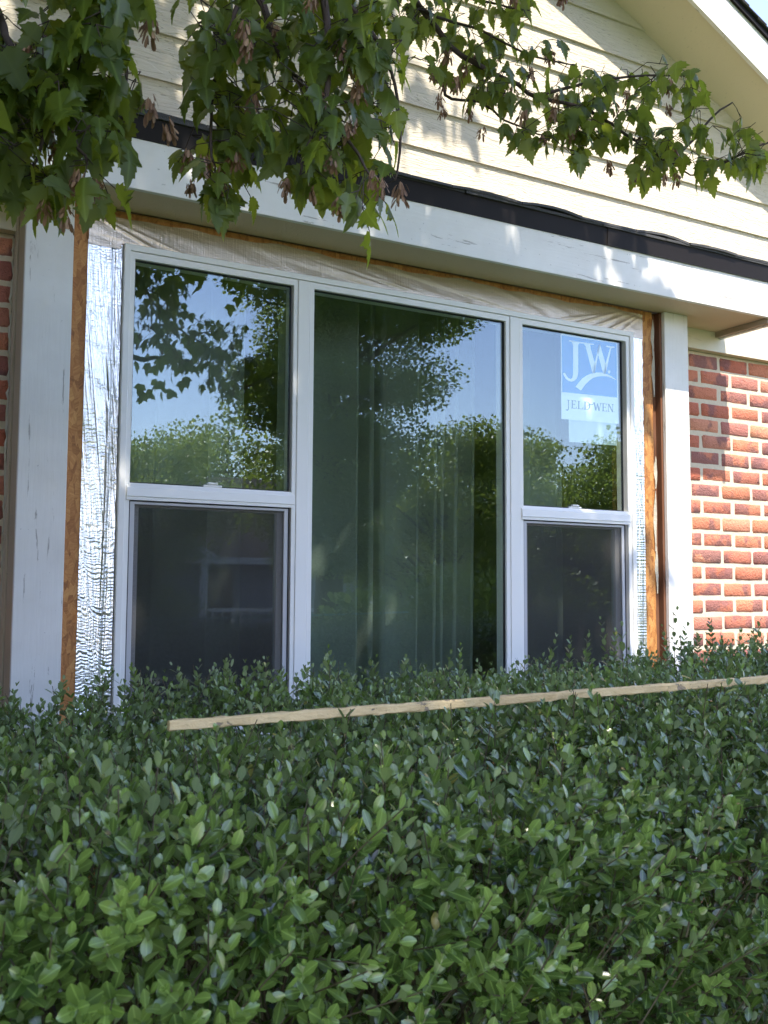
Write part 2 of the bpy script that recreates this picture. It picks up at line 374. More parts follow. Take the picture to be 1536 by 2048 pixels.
# ------------------------------------------------------------------ leaves as arrays
def leaf_template(stations, zc=0.10, droop=0.10):
    """stations: (y, halfwidth); first and last have width 0. returns verts(x,y,z) and triangles"""
    V = []; rows = []
    for y, h in stations:
        zd = -droop*y*y
        if h == 0: rows.append([len(V)]); V.append((0, y, zd))
        else:
            rows.append([len(V), len(V)+1, len(V)+2]); V += [(-h, y, zd+zc*h*2), (0, y, zd), (h, y, zd+zc*h*2)]
    T = []
    for a, b in zip(rows, rows[1:]):
        if len(a) == 1: T += [(a[0], b[1], b[0]), (a[0], b[2], b[1])]
        elif len(b) == 1: T += [(a[0], a[1], b[0]), (a[1], a[2], b[0])]
        else: T += [(a[0], a[1], b[1]), (a[0], b[1], b[0]), (a[1], a[2], b[2]), (a[1], b[2], b[1])]
    return np.array(V, float), np.array(T, int)
def outline_template(half, center=(0, 0.42), zc=0.12, droop=0.25, simple=False):
    """half outline from base to tip (x>=0); mirrored; fan to the midrib centre"""
    L = [(-x, y) for x, y in half[1:-1]][::-1]
    pts = list(half) + L
    V = [(center[0], center[1], -droop*center[1]**2)]
    for x, y in pts: V.append((x, y, zc*abs(x)*1.4 - droop*(y*y) - 0.25*x*x))
    n = len(pts); T = [(0, 1+i, 1+(i+1) % n) for i in range(n)]
    return np.array(V, float), np.array(T, int)
BOX_HI = leaf_template([(0, 0), (0.22, 0.17), (0.48, 0.27), (0.74, 0.25), (0.93, 0.12), (1.0, 0)], 0.10, 0.10)
BOX_LO = leaf_template([(0, 0), (0.34, 0.23), (0.80, 0.23), (1.0, 0)], 0.10, 0.10)
QUAD = (np.array([(0, 0, 0), (0.27, 0.55, 0.05), (0, 1.0, -0.05), (-0.27, 0.55, 0.05)]), np.array([(0, 1, 2), (0, 2, 3)]))
MAPLE_HALF = [(0, 0), (0.10, -0.05), (0.20, -0.03), (0.22, 0.04), (0.33, 0.06), (0.32, 0.13), (0.46, 0.22), (0.38, 0.25), (0.52, 0.40), (0.40, 0.40),
              (0.42, 0.48), (0.30, 0.44), (0.22, 0.44), (0.26, 0.53), (0.20, 0.55), (0.25, 0.66), (0.16, 0.66), (0.16, 0.76), (0.09, 0.78), (0.07, 0.88), (0, 1.02)]
MAPLE = outline_template(MAPLE_HALF)
MAPLE2 = outline_template([(0, 0), (0.16, -0.04), (0.25, 0.05), (0.38, 0.10), (0.40, 0.20), (0.56, 0.33), (0.40, 0.36), (0.42, 0.44), (0.26, 0.44), (0.28, 0.56), (0.22, 0.58), (0.23, 0.70), (0.14, 0.72), (0.10, 0.84), (0, 0.98)], zc=-0.10, droop=0.38)
MAPLE_LO = outline_template([(0, 0), (0.28, 0.0), (0.52, 0.38), (0.24, 0.48), (0.18, 0.74), (0, 1.0)], droop=0.2)
def norm(a): return a/(np.linalg.norm(a, axis=-1, keepdims=True)+1e-9)
def leaves_mesh(name, tmpl, base, d, nrm, size, tint, wscale=1.0):
    V, T = tmpl
    d = norm(d); nrm = norm(nrm - d*np.sum(nrm*d, -1, keepdims=True)); s = np.cross(d, nrm)
    sz = size[:, None, None]
    ws = np.broadcast_to(np.asarray(wscale, float), (len(base),))[:, None, None]
    P = base[:, None, :] + sz*(V[None, :, 0:1]*ws*s[:, None, :] + V[None, :, 1:2]*d[:, None, :] + V[None, :, 2:3]*nrm[:, None, :])
    n, k = len(base), len(V)
    idx = (np.arange(n)[:, None, None]*k + T[None]).reshape(-1)
    uv = np.tile(V[:, :2], (n, 1)); tn = np.repeat(tint, k)
    return mesh_np(name, P.reshape(-1, 3), idx, np.arange(0, len(idx), 3), uv, tn)

# ================================================================== SETTING
g = MB(); g.v = [(-150, -220, GZ), (200, -220, GZ), (200, 60, GZ), (-150, 60, GZ)]; g.f = [(0, 1, 2, 3)]
ground = g.build('lawn', M['grass']); tag(ground, 'green mown lawn around the house', 'lawn', kind='structure')
s_ = MB().box(-150, 200, -24, -16, GZ-0.1, GZ+0.004).build('street', M['asphalt']); tag(s_, 'grey asphalt street beyond the lawn', 'street', kind='structure')
s_ = MB().box(-150, 200, -14.2, -12.9, GZ-0.1, GZ+0.03).build('sidewalk', M['concrete']); tag(s_, 'pale concrete sidewalk along the street', 'sidewalk', kind='structure')
# room behind the window
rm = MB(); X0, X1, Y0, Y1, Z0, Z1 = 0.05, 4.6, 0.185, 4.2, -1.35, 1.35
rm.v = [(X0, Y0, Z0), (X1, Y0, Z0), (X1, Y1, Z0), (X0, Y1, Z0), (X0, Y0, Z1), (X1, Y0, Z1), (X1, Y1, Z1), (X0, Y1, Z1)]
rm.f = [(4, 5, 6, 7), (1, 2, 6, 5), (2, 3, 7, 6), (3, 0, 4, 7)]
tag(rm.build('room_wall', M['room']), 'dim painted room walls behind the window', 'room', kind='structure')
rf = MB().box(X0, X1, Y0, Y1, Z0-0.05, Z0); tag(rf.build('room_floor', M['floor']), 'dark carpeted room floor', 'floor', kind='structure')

# ------------------------------------------------------------------ brick walls
BW = 0.180            # brick face plane
PX, PZ = 0.2036, 0.0766
def brick_mesh(k):
    r = random.Random(100+k); W, H = 0.1900, 0.0635
    nx, nz = 7, 4; V = []; Fc = []
    xs = [-W/2, -W/2+0.007, -W*0.22, 0.0, W*0.22, W/2-0.007, W/2]; zs = [-H/2, -H/2+0.007, H/2-0.007, H/2]
    j1 = [r.uniform(-1, 1) for _ in range(200)]; c = 0
    for iz, z in enumerate(zs):
        for ix, x in enumerate(xs):
            ex = ix in (0, nx-1); ez = iz in (0, nz-1)
            y = 0.0 + (0.0055 if (ex or ez) else 0) + j1[c]*0.0009
            xx = x + (j1[c+50]*0.0034 if ex else 0); zz = z + (j1[c+80]*0.0024 if ez else 0)
            if ex and ez: xx *= 0.955; zz *= 0.80+0.12*j1[c+90]
            V.append((xx, y, zz)); c += 1
    for iz in range(nz-1):
        for ix in range(nx-1):
            a = iz*nx+ix; Fc.append((a, a+1, a+1+nx, a+nx))
    loop = [i for i in range(nx)] + [nx*(i+1)-1 for i in range(1, nz)] + [nx*(nz-1)+i for i in range(nx-2, -1, -1)] + [nx*i for i in range(nz-2, 0, -1)]
    b = len(V)
    for i in loop: V.append((V[i][0], 0.03, V[i][2]))
    for i in range(len(loop)):
        j = (i+1) % len(loop); Fc.append((loop[j], loop[i], b+i, b+j))
    me = pymesh('brick', V, Fc, True); me.materials.append(M['brick']); return me
BRK = [brick_mesh(k) for k in range(8)]
def cut_brick(w):
    src = BRK[0]; me = src.copy(); f = w/0.1915
    for v in me.vertices: v.co.x *= f
    return me
def brick_wall(name, x0, x1, vis0, vis1, label, mirror_edge=None):
    root = mk(name, pymesh(name, *_bx(x0, x1, BW+0.0022, BW+0.06, GZ, 1.134)), M['mortar'])
    tag(root, label, 'brick wall')
    lot = []
    rows = int((1.130-GZ)/PZ)
    for k in range(rows):
        zc = 1.130-PZ*(k+0.5)
        off = 3.561 if k % 2 == 1 else 3.687-PX/2+0.0
        joint = 3.561 if (k % 2 == 1) else 3.686-PX
        i0 = math.floor((x0-joint)/PX)-1; i1 = math.ceil((x1-joint)/PX)+1
        for i in range(i0, i1):
            a, b_ = joint+i*PX, joint+(i+1)*PX
            a2, b2 = max(a, x0-0.005), min(b_, x1+0.005)
            if b2-a2 < 0.03: continue
            w_ = b2-a2-(PX-0.1915); cx = (a2+b2)/2
            if vis0 < cx < vis1 and zc > -0.30:
                me = BRK[random.randrange(8)] if (b_-a_eps(a2, a)) and abs((b2-a2)-PX) < 0.004 else cut_brick(w_)
                o = mk('brick', me, None, root, (cx+random.uniform(-1, 1)*0.0028, BW+random.uniform(-0.0030, 0.0012), zc+random.uniform(-1, 1)*0.0018))
                o.rotation_euler = (random.uniform(-1, 1)*0.02, random.uniform(-1, 1)*0.006, random.uniform(-1, 1)*0.006)
            else: lot.append((cx, zc, w_))
    mb = MB()
    for cx, zc, w_ in lot: mb.box(cx-w_/2, cx+w_/2, BW, BW+0.03, zc-0.0318, zc+0.0318)
    o = mb.build('distant_bricks', M['brick'], root); o['kind'] = 'stuff'
    return root
def a_eps(a, b): return b - abs(a-b)*0
def _bx(*a):
    m_ = MB().box(*a); return m_.v, m_.f
brick_wall('brick_wall', 3.300, 7.5, 3.3, 4.45, 'sunlit red brick wall right of the window bay')
brick_wall('brick_wall', -4.0, 0.496, 0.05, 0.55, 'shaded dark red brick wall left of the window bay')
# ragged caulk bead where the left brick meets the bay
cb = MB(); pts = [(0.497+random.uniform(-0.004, 0.003), BW-0.008+random.uniform(-0.003, 0.003), z) for z in np.arange(-0.4, 1.13, 0.02)]
cb.tube(pts, [random.uniform(0.003, 0.008) for _ in pts], 5)
o = cb.build('caulk_bead', M['caulk']); tag(o, 'ragged cream caulk bead between shaded brick and bay return', 'caulk')

# ------------------------------------------------------------------ gable wall with lap siding
W = 0.160
gab = empty('gable_wall', (2.0, W, 1.2)); tag(gab, 'cream lap siding gable wall above the window bay', 'gable wall')
SL = 0.4928
ridge_x = -1.2
def zj(X): return 2.692-SL*(X-3.031) if X > ridge_x else 2.692-SL*(ridge_x-3.031)-SL*(ridge_x-X)
laps = [1.26+0.1675*i - (0.0 if i else 0.0) for i in range(0, 24)]
laps = [1.592-0.1675*2+0.1675*i for i in range(0, 24)]
for zb in laps:
    zt = zb+0.1675+0.02
    # the board's right end follows the rake
    def xr(z): return min(7.5, 3.031+(2.692-z)/SL)
    def xl(z): return max(-4.0, 2*ridge_x-xr(z))
    if xr(zb)-xl(zb) < 0.4: break
    a0, a1, b0, b1 = xl(zb), xr(zb), xl(zt), xr(zt)
    if b1-b0 < 0.1: b0 = b1 = (a0+a1)/2
    me = MB(); f0, f1 = W-0.0105, W+0.0015
    me.v = [(a0, f0, zb), (a1, f0, zb), (b1, f1, zt), (b0, f1, zt), (a0, f0+0.010, zb), (a1, f0+0.010, zb), (b1, f1+0.010, zt), (b0, f1+0.010, zt)]
    me.f = [(0, 1, 2, 3), (7, 6, 5, 4), (4, 5, 1, 0), (1, 5, 6, 2), (3, 2, 6, 7), (4, 0, 3, 7)]
    child(me.build('siding_board', M['siding']), gab)
o = MB().box(-4, 7.5, W-0.022, W+0.018, 1.134, 1.262, 0.0).build('frieze_board', M['frieze']); child(o, gab)
# back sheathing + roof masses so that no sky shows through
o = MB().prism([(-4.2, 1.25), (5.9, 1.25), (5.9, zj(5.9)+0.02), (ridge_x, zj(ridge_x)+0.02), (-4.2, zj(-4.2)+0.02)], W+0.02, W+0.05)
o.v = [v for v in o.v]; child(o.build('sheathing', M['room']), gab)
# rake: soffit rises outwards, fascia, shingle edge
OV, RISE = 0.205, 0.10
def rake(x0, x1, nm=('rake_soffit', 'rake_fascia', 'roof_shingle')):
    z0, z1 = zj(x0), zj(x1)
    m1 = MB(); a = [(x0, W, z0), (x1, W, z1), (x1, W-OV, z1+RISE), (x0, W-OV, z0+RISE)]
    m1.v = a+[(x, y, z+0.012) for x, y, z in a]; m1.f = [(0, 1, 2, 3), (7, 6, 5, 4), (0, 4, 5, 1), (2, 6, 7, 3), (1, 5, 6, 2), (3, 7, 4, 0)]
    child(m1.build(nm[0], M['rakesoffit']), gab)
    m2 = MB(); m2.prism([(x0, z0+RISE-0.006), (x1, z1+RISE-0.006), (x1, z1+RISE+0.185), (x0, z0+RISE+0.185)], W-OV-0.02, W-OV-0.0005)
    child(m2.build(nm[1], M['whiteh']), gab)
    return z0, z1
rake(ridge_x, 8.2); rake(-4.5, ridge_x)
rd = MB().prism([(ridge_x, zj(ridge_x)+RISE+0.186), (8.2, zj(8.2)+RISE+0.186), (8.2, zj(8.2)+RISE+0.215), (ridge_x, zj(ridge_x)+RISE+0.215)], W-OV-0.032, W-OV+0.03)
child(rd.build('rake_drip_edge', M['drip']), gab)
# roof deck and shingle courses (thin course ends along the rake)
dk = MB(); 
for x0, x1 in ((ridge_x, 8.2), (-4.5, ridge_x)):
    b = len(dk.v); z0, z1 = zj(x0)+RISE+0.19, zj(x1)+RISE+0.19
    for y in (W-OV-0.01, 9.0):
        dk.v += [(x0, y, z0), (x1, y, z1), (x1, y, z1+0.02), (x0, y, z0+0.02)]
    dk.f += [tuple(b+i for i in f) for f in ((0, 1, 2, 3), (7, 6, 5, 4), (0, 4, 5, 1), (3, 2, 6, 7), (1, 5, 6, 2), (0, 3, 7, 4))]
child(dk.build('roof_deck', M['shingle']), gab)
sg = []
nrm_ = np.array([SL, 0, 1.0]); nrm_ /= np.linalg.norm(nrm_); dn = np.array([1, 0, -SL]); dn /= np.linalg.norm(dn)
p0 = np.array([2.3, 0, zj(2.3)+RISE+0.216])
for i in range(26):
    a = p0+dn*(0.13*i); b_ = a+dn*0.19+nrm_*0.007; m_ = MB(); yj = W-OV-0.045+random.uniform(-0.006, 0.004)
    t = nrm_*0.005
    q = [a, b_, b_+t, a+t]
    m_.v = [(p[0], yj, p[2]) for p in q]+[(p[0], yj+0.5, p[2]) for p in q]
    m_.f = [(0, 1, 2, 3), (7, 6, 5, 4), (0, 4, 5, 1), (1, 5, 6, 2), (2, 6, 7, 3), (3, 7, 4, 0)]
    child(m_.build('shingle', M['shingle']), gab)

# ------------------------------------------------------------------ the window bay
bay = empty('window_bay', (1.9, 0.1, GZ)); tag(bay, 'boxed window bay stripped of its inner trim, with white posts, skirt roof and bare sheathing', 'window bay')
def bp(mb, name, mat, smooth=False): return child(mb.build(name, mat, None, smooth), bay)
E0, E1 = 0.14, 3.665
# corner posts (front trim boards) and their returns
p_l = bp(MB().box(0.503, 0.6465, 0, 0.0195, -1.0, 1.2245, 0.0015), 'corner_post', M['white'])
p_r = bp(MB().box(3.1585, 3.2985, 0, 0.0195, -1.0, 1.2245, 0.0015), 'corner_post', M['white'])
bp(MB().box(0.503, 0.522, 0.0196, BW-0.006, -1.0, 1.224, 0.001), 'return_board', M['tan'])
bp(MB().box(3.2795, 3.2985, 0.0196, BW-0.006, -1.0, 1.224, 0.001), 'return_board', M['tan'])
# thin strip battens on the return
bp(MB().box(0.495, 0.5025, 0.120, 0.160, -1.0, 1.224, 0.001), 'return_batten', M['tan'])
OY = 0.036
# strand board: left strip has a torn upper edge
def rag(x, z0, z1, n, amp, seed):
    r = random.Random(seed); return [(x+r.uniform(-amp, amp), z0+(z1-z0)*i/n) for i in range(n+1)]
L_ = [(0.640, -0.9), (0.6985, -0.9)] + rag(0.6985, -0.88, 1.10, 30, 0.0012, 3) + [(0.690, 1.13), (0.684, 1.15), (0.689, 1.165), (0.6975, 1.18), (0.70, 1.2), (0.70, 1.2235), (0.640, 1.2235)]
bp(MB().prism(L_, OY, OY+0.012), 'strand_board', M['osb'])
R2 = [(3.056, -0.9), (3.118, -0.9)] + rag(3.1175, -0.88, 1.2, 30, 0.002, 5) + [(3.118, 1.2235), (3.056, 1.2235)]
bp(MB().prism(R2, OY, OY+0.012), 'strand_board', M['osb'])
TB = [(0.7005, 1.185), (3.055, 1.185), (3.055, 1.2235), (0.7005, 1.2235)]
bp(MB().prism(TB, OY+0.001, OY+0.012), 'strand_board', M['osb'])
bp(MB().box(3.119, 3.1575, 0.050, 0.075, -1.0, 1.2235), 'wall_stud', M['stud'])
bp(MB().box(3.1475, 3.1583, 0.0200, 0.0495, -1.0, 1.2235), 'trim_edge', M['stud'])
bp(MB().box(0.6470, 0.6480, 0.0205, 0.0355, -1.0, 1.2235), 'trim_edge', M['tan'])
bp(MB().box(0.523, 3.278, 0.062, 0.10, -1.0, -0.52), 'wall_framing', M['osb'])
bp(MB().box(0.523, 0.80, 0.062, 0.16, -0.52, 1.2235), 'wall_framing', M['osb'])
bp(MB().box(2.992, 3.118, 0.062, 0.16, -0.52, 1.2235), 'wall_framing', M['osb'])
bp(MB().box(0.8005, 2.9915, 0.062, 0.16, 1.119, 1.2235), 'wall_framing', M['osb'])
# peeling shreds of the sheathing wrap
for (x, z, l) in ((3.118, 1.03, 0.16), (3.122, 0.85, 0.2), (3.116, 0.18, 0.26), (3.123, 0.0, 0.2), (3.12, 0.45, 0.14)):
    m_ = MB(); n = 8; r = random.Random(int(z*1000)+9); px = 0
    for i in range(n+1):
        z_ = z+l*i/n; px += r.uniform(-0.002, 0.002); w_ = 0.006*math.sin(math.pi*(i+0.3)/(n+0.6))+0.001
        m_.v += [(x+px-w_, OY-0.003-0.004*math.sin(i), z_), (x+px+w_, OY-0.006, z_)]
    m_.f = [(2*i, 2*i+1, 2*i+3, 2*i+2) for i in range(n)]
    bp(m_, 'paper_shred', M['caulk'])
# soffit, frieze crack, fascia
SZ = 1.2255
sf = bp(MB().box(E0+0.001, 3.6205, -0.1605, 0.0300, SZ, SZ+0.012), 'bay_soffit', M['soffit'])
bp(MB().box(E0+0.001, 0.5020, 0.0302, W-0.023, SZ, SZ+0.012), 'bay_soffit', M['soffit'])
bp(MB().box(3.2992, 3.6205, 0.0302, W-0.023, SZ, SZ+0.012), 'bay_soffit', M['soffit'])
fz = 1.2195; ft = 1.385
bp(MB().box(E0, E1-0.021, -0.1805, -0.1610, fz, ft, 0.0015), 'fascia_board', M['whiteh'])
bp(MB().box(E1-0.0205, E1, -0.1805, W-0.024, 1.196, ft, 0.001), 'end_fascia_board', M['whiteh'])
bp(MB().box(3.621, E1-0.021, -0.1604, W-0.024, 1.200, SZ+0.014), 'inner_end_board', M['tanh'])
bp(MB().box(E0-0.0, E0+0.019, -0.1600, W-0.024, 1.200, ft-0.01), 'end_fascia_board', M['whiteh'])
# drip edge: two lengths of dark brown metal
for a, b_, dy in ((E0-0.02, 2.672, 0), (2.668, E1+0.012, -0.003)):
    pr = [(-0.1815+dy, 1.376), (-0.1835+dy, 1.376), (-0.1900+dy, 1.449), (-0.1860+dy, 1.449)]
    bp(MB().prof_x(pr, a, b_), 'drip_edge', M['drip'])
# skirt roof deck, hipped at the ends, with shingles
zr0, zr1 = 1.452, 1.575
def xe(y, right=True):   # hip line: the end draws in as the roof climbs
    t = (y+0.19)/(W+0.19); return (E1+0.015-0.215*t) if right else (E0-0.02+0.215*t)
dk = MB(); ya, yb = -0.186, W-0.012
dk.v = [(xe(ya, 0), ya, zr0-0.002), (xe(ya), ya, zr0-0.002), (xe(yb), yb, zr1), (xe(yb, 0), yb, zr1), (xe(ya, 0), ya, zr0-0.008), (xe(ya), ya, zr0-0.008), (xe(ya)-0.02, yb, zr0-0.008), (xe(ya, 0)+0.02, yb, zr0-0.008)]
dk.f = [(0, 1, 2, 3), (7, 6, 5, 4), (4, 5, 1, 0), (5, 6, 2, 1), (7, 4, 0, 3), (6, 7, 3, 2)]
bp(dk, 'skirt_roof_deck', M['shingle'])
nrun = 0; x = E0-0.03; r = random.Random(4)
for row in range(3):
    x = E0-0.03-0.1*row
    while x < E1-0.02:
        w_ = 0.305+r.uniform(-0.03, 0.01); y0 = -0.202+0.115*row+r.uniform(-0.004, 0.004); y1 = y0+0.13
        z0 = zr0+0.35*(y0+0.19)+0.004+0.003*row; z1 = zr0+0.35*(y1+0.19)+0.002
        xa, xb = max(x, xe(y0, 0)-0.01), min(x+w_-0.004, xe(y0)+0.01)
        if xb-xa > 0.04:
            m_ = MB(); nseg = 4; hump = r.choice([0, 0.003, 0.006, 0.012])
            for i in range(nseg+1):
                u = i/nseg; xx = xa+(xb-xa)*u; cu = hump*math.sin(math.pi*u)+r.uniform(0, 0.0015)
                m_.v += [(xx, y0+r.uniform(-0.002, 0.002), z0+cu), (xx, y0, z0+0.010+cu), (xx, min(y1, W-0.013), z1+0.006), (xx, min(y1, W-0.013), z1)]
            for i in range(nseg):
                a = 4*i; m_.f += [(a, a+4, a+5, a+1), (a+1, a+5, a+6, a+2), (a+3, a+2, a+6, a+7), (a, a+3, a+7, a+4)]
            m_.f += [(0, 1, 2, 3), (4*nseg+3, 4*nseg+2, 4*nseg+1, 4*nseg)]
            bp(m_, 'shingle', M['shingle'])
        x += w_
# second layer under the first row's front edge
x = E0-0.02
while x < E1-0.1:
    w_ = 0.27+r.uniform(0, 0.08); m_ = MB().box(x, min(x+w_-0.003, E1+0.01), -0.197+r.uniform(-0.003, 0.003), -0.10, zr0-0.004-r.uniform(0, 0.002), zr0+0.005+r.uniform(0, 0.007))
    bp(m_, 'shingle', M['shingle']); x += w_
# lifted flashing above the roof: a ragged strip of metal, bent out between shingles and siding
m_ = MB(); n = 60; r = random.Random(8)
for i in range(n+1):
    X = 1.95+ (2.75-1.95)*i/n; zz = 1.555+0.012*math.sin(X*9)+r.uniform(-0.002, 0.002)
    m_.v += [(X, W-0.028-0.006*math.sin(X*14), zz), (X, W-0.013, 1.618+r.uniform(-0.003, 0.003)-0.03*max(0, (X-2.45)/0.3))]
m_.f = [(2*i, 2*i+2, 2*i+3, 2*i+1) for i in range(n)]
bp(m_, 'wall_flashing', M['tan'])

# foil flashing tape: dense sheets with real wrinkles
def foil_sheet(name, x0, x1, z0, z1, nx, nz, fn, mat, y):
    xs = np.linspace(x0, x1, nx); zs = np.linspace(z0, z1, nz); Xg, Zg = np.meshgrid(xs, zs)
    Yg = y - fn(Xg, Zg)
    V = np.stack([Xg.ravel(), Yg.ravel(), Zg.ravel()], -1)
    i = (np.arange(nz-1)[:, None]*nx+np.arange(nx-1)[None]).ravel()
    q = np.stack([i, i+1, i+1+nx, i+nx], -1).ravel()
    me = mesh_np(name, V, q, np.arange(0, len(q), 4)); return child(mk(name, me, mat), bay)
def vnoise(n, seed, x):
    r = np.random.default_rng(seed); g = r.standard_normal(n); t = (x*1.0) % (n-1); i = np.floor(t).astype(int); f = t-i; f = f*f*(3-2*f)
    return g[i]*(1-f)+g[(i+1) % n]*f
def fl(X, Z):
    u = (X-0.70)/0.105
    fold = 0.62+0.10*np.sin(Z*2.1+0.5)
    h = 0.0060*np.exp(-((u-fold)/0.045)**2)*(0.6+0.4*np.sin(Z*5)) - 0.0030*np.exp(-((u-fold-0.10)/0.05)**2)
    low = 1/(1+np.exp((Z-0.35)*6))
    h += (0.00035+0.0005*low)*np.sin(Z*2*np.pi/0.0115+3.0*vnoise(300, 5, Z*60+2)+2.4*vnoise(200, 6, u*9+Z*14))*(0.2+0.8*np.abs(vnoise(400, 7, Z*38+u*3)))
    h += 0.0012*vnoise(100, 9, (X+Z*0.1)*330)*np.exp(-((Z-0.55)/0.35)**2)
    for (cz, amp, sl_) in ((0.62, 0.0018, 0.32), (0.50, 0.0015, 0.40), (0.36, 0.0014, 0.25)):
        h += amp*np.exp(-((u-(0.25+(cz-Z)*sl_*4))/0.05)**2)*np.exp(-((Z-cz)/0.16)**2)
    return h
foil_sheet('flashing_tape', 0.6975, 0.8065, -0.55, 1.112, 64, 640, fl, M['foil'], 0.0335)
def fr_(X, Z):
    u = (X-2.99)/0.065
    h = 0.0018*np.exp(-((u-0.35-0.12*np.sin(Z*4))/0.09)**2)+0.0015*np.exp(-((u-0.72-0.2*np.sin(Z*3+1))/0.06)**2)
    h += 0.0006*np.sin(Z*2*np.pi/0.011+2*vnoise(300, 15, Z*70))*(0.3+0.7*np.abs(vnoise(200, 17, Z*20)))*(1/(1+np.exp((Z-0.5)*8))+0.25)
    h += 0.0016*vnoise(90, 18, (X*1.0+0.22*Z)*260+3)*np.exp(-((Z-0.75)/0.35)**2)
    return h
foil_sheet('flashing_tape', 2.986, 3.0585, -0.55, 1.098, 44, 560, fr_, M['foil'], 0.0330)
def fh(X, Z):
    v = (Z-1.115)/0.07
    h = 0.0012*np.sin(X*7+v*3)*v+0.0006*vnoise(300, 25, X*16+Z*40)
    for cx, s, amp in ((0.83, 1.0, 0.004), (0.9, 1.4, 0.003), (1.65, 3.2, 0.003), (1.78, 3.0, 0.0025), (2.78, -1.2, 0.004), (2.86, -1.0, 0.0035), (2.93, -0.8, 0.004), (2.72, -1.8, 0.003), (2.98, -0.55, 0.003)):
        h += amp*np.exp(-(((X-cx)/s*0.5+(v-0.45)*0.085)/0.006)**2)*np.exp(-((X-cx)/0.14)**2)
    h += 0.0016*vnoise(400, 31, X*9+Z*75)*np.clip(np.abs(np.sin(X*2.2+0.4)), 0.15, 1)
    return h*0.55+0.001
def top_edge(X): return 1.2085-0.007*np.abs(np.sin(X*4.1+0.6))-0.003*np.sin(X*17)-0.002*np.sin(X*41)
nx, nz = 560, 26
xs = np.linspace(0.6985, 3.0600, nx); vs = np.linspace(0, 1, nz); Xg, Vg = np.meshgrid(xs, vs)
Zb = 1.0975+np.zeros_like(Xg); Zb = np.where((Xg > 0.80) & (Xg < 2.99), 1.1155, Zb); Zg = Zb+(top_edge(Xg)-Zb)*Vg
Yg = 0.0315-fh(Xg, Zg)
i = (np.arange(nz-1)[:, None]*nx+np.arange(nx-1)[None]).ravel(); q = np.stack([i, i+1, i+1+nx, i+nx], -1).ravel()
child(mk('flashing_tape', mesh_np('flashing_tape', np.stack([Xg.ravel(), Yg.ravel(), Zg.ravel()], -1), q, np.arange(0, len(q), 4)), M['foilh']), bay)

# ------------------------------------------------------------------ the triple window
win = empty('triple_window', (1.9, 0.02, -0.5)); tag(win, 'new white vinyl triple window, picture pane between two double hung units', 'window')
def wp(mb, name, mat, parent=None, smooth=False):
    o = mb.build(name, mat, None, smooth)
    if parent is None: return child(o, win)
    return child(o, win) if parent is win else _sub(o, parent)
def _sub(o, par):
    o.parent = par; o.matrix_parent_inverse = (Matrix.Translation(win.location)).inverted() @ Matrix.Identity(4)
    o.matrix_parent_inverse = par.matrix_world.inverted() if False else Matrix.Identity(4)
    return o
FY = 0.012
wx = lambda X: sx(X, FY)
ZT, ZB = 1.113, -0.485
FL, FR = wx(0.8065), wx(2.978)
def ring(x0, x1, z0, z1, wd, ya, yb, wt=None, wb=None):
    wt = wd if wt is None else wt; wb = wd if wb is None else wb; m_ = MB()
    o_ = [(x0, z0), (x1, z0), (x1, z1), (x0, z1)]; i_ = [(x0+wd, z0+wb), (x1-wd, z0+wb), (x1-wd, z1-wt), (x0+wd, z1-wt)]
    c = 0.0012; oc = [(x0+c, z0+c), (x1-c, z0+c), (x1-c, z1-c), (x0+c, z1-c)]; ic = [(x0+wd-c, z0+wb-c), (x1-wd+c, z0+wb-c), (x1-wd+c, z1-wt+c), (x0+wd-c, z1-wt+c)]
    L = [[(x, yb, z) for x, z in o_], [(x, ya+c, z) for x, z in o_], [(x, ya, z) for x, z in oc], [(x, ya, z) for x, z in ic], [(x, ya+c, z) for x, z in i_], [(x, yb, z) for x, z in i_]]
    for l in L: m_.v += l
    for k in range(5):
        for j in range(4):
            j2 = (j+1) % 4; a, b_ = 4*k, 4*(k+1); m_.f.append((a+j, a+j2, b_+j2, b_+j))
    for j in range(4): j2 = (j+1) % 4; m_.f.append((20+j, 20+j2, j2, j))
    return m_
wp(ring(FL, FR, ZB, ZT, 0.020, FY, 0.10), 'window_frame', M['vinyl'])
units = [(FL+0.0203, wx(1.4155), wx(0.8420), wx(1.3955)), (wx(1.4605), wx(2.3290), wx(1.4790), wx(2.3115)), (wx(2.3755), FR-0.0203, wx(2.3935), wx(2.9255))]
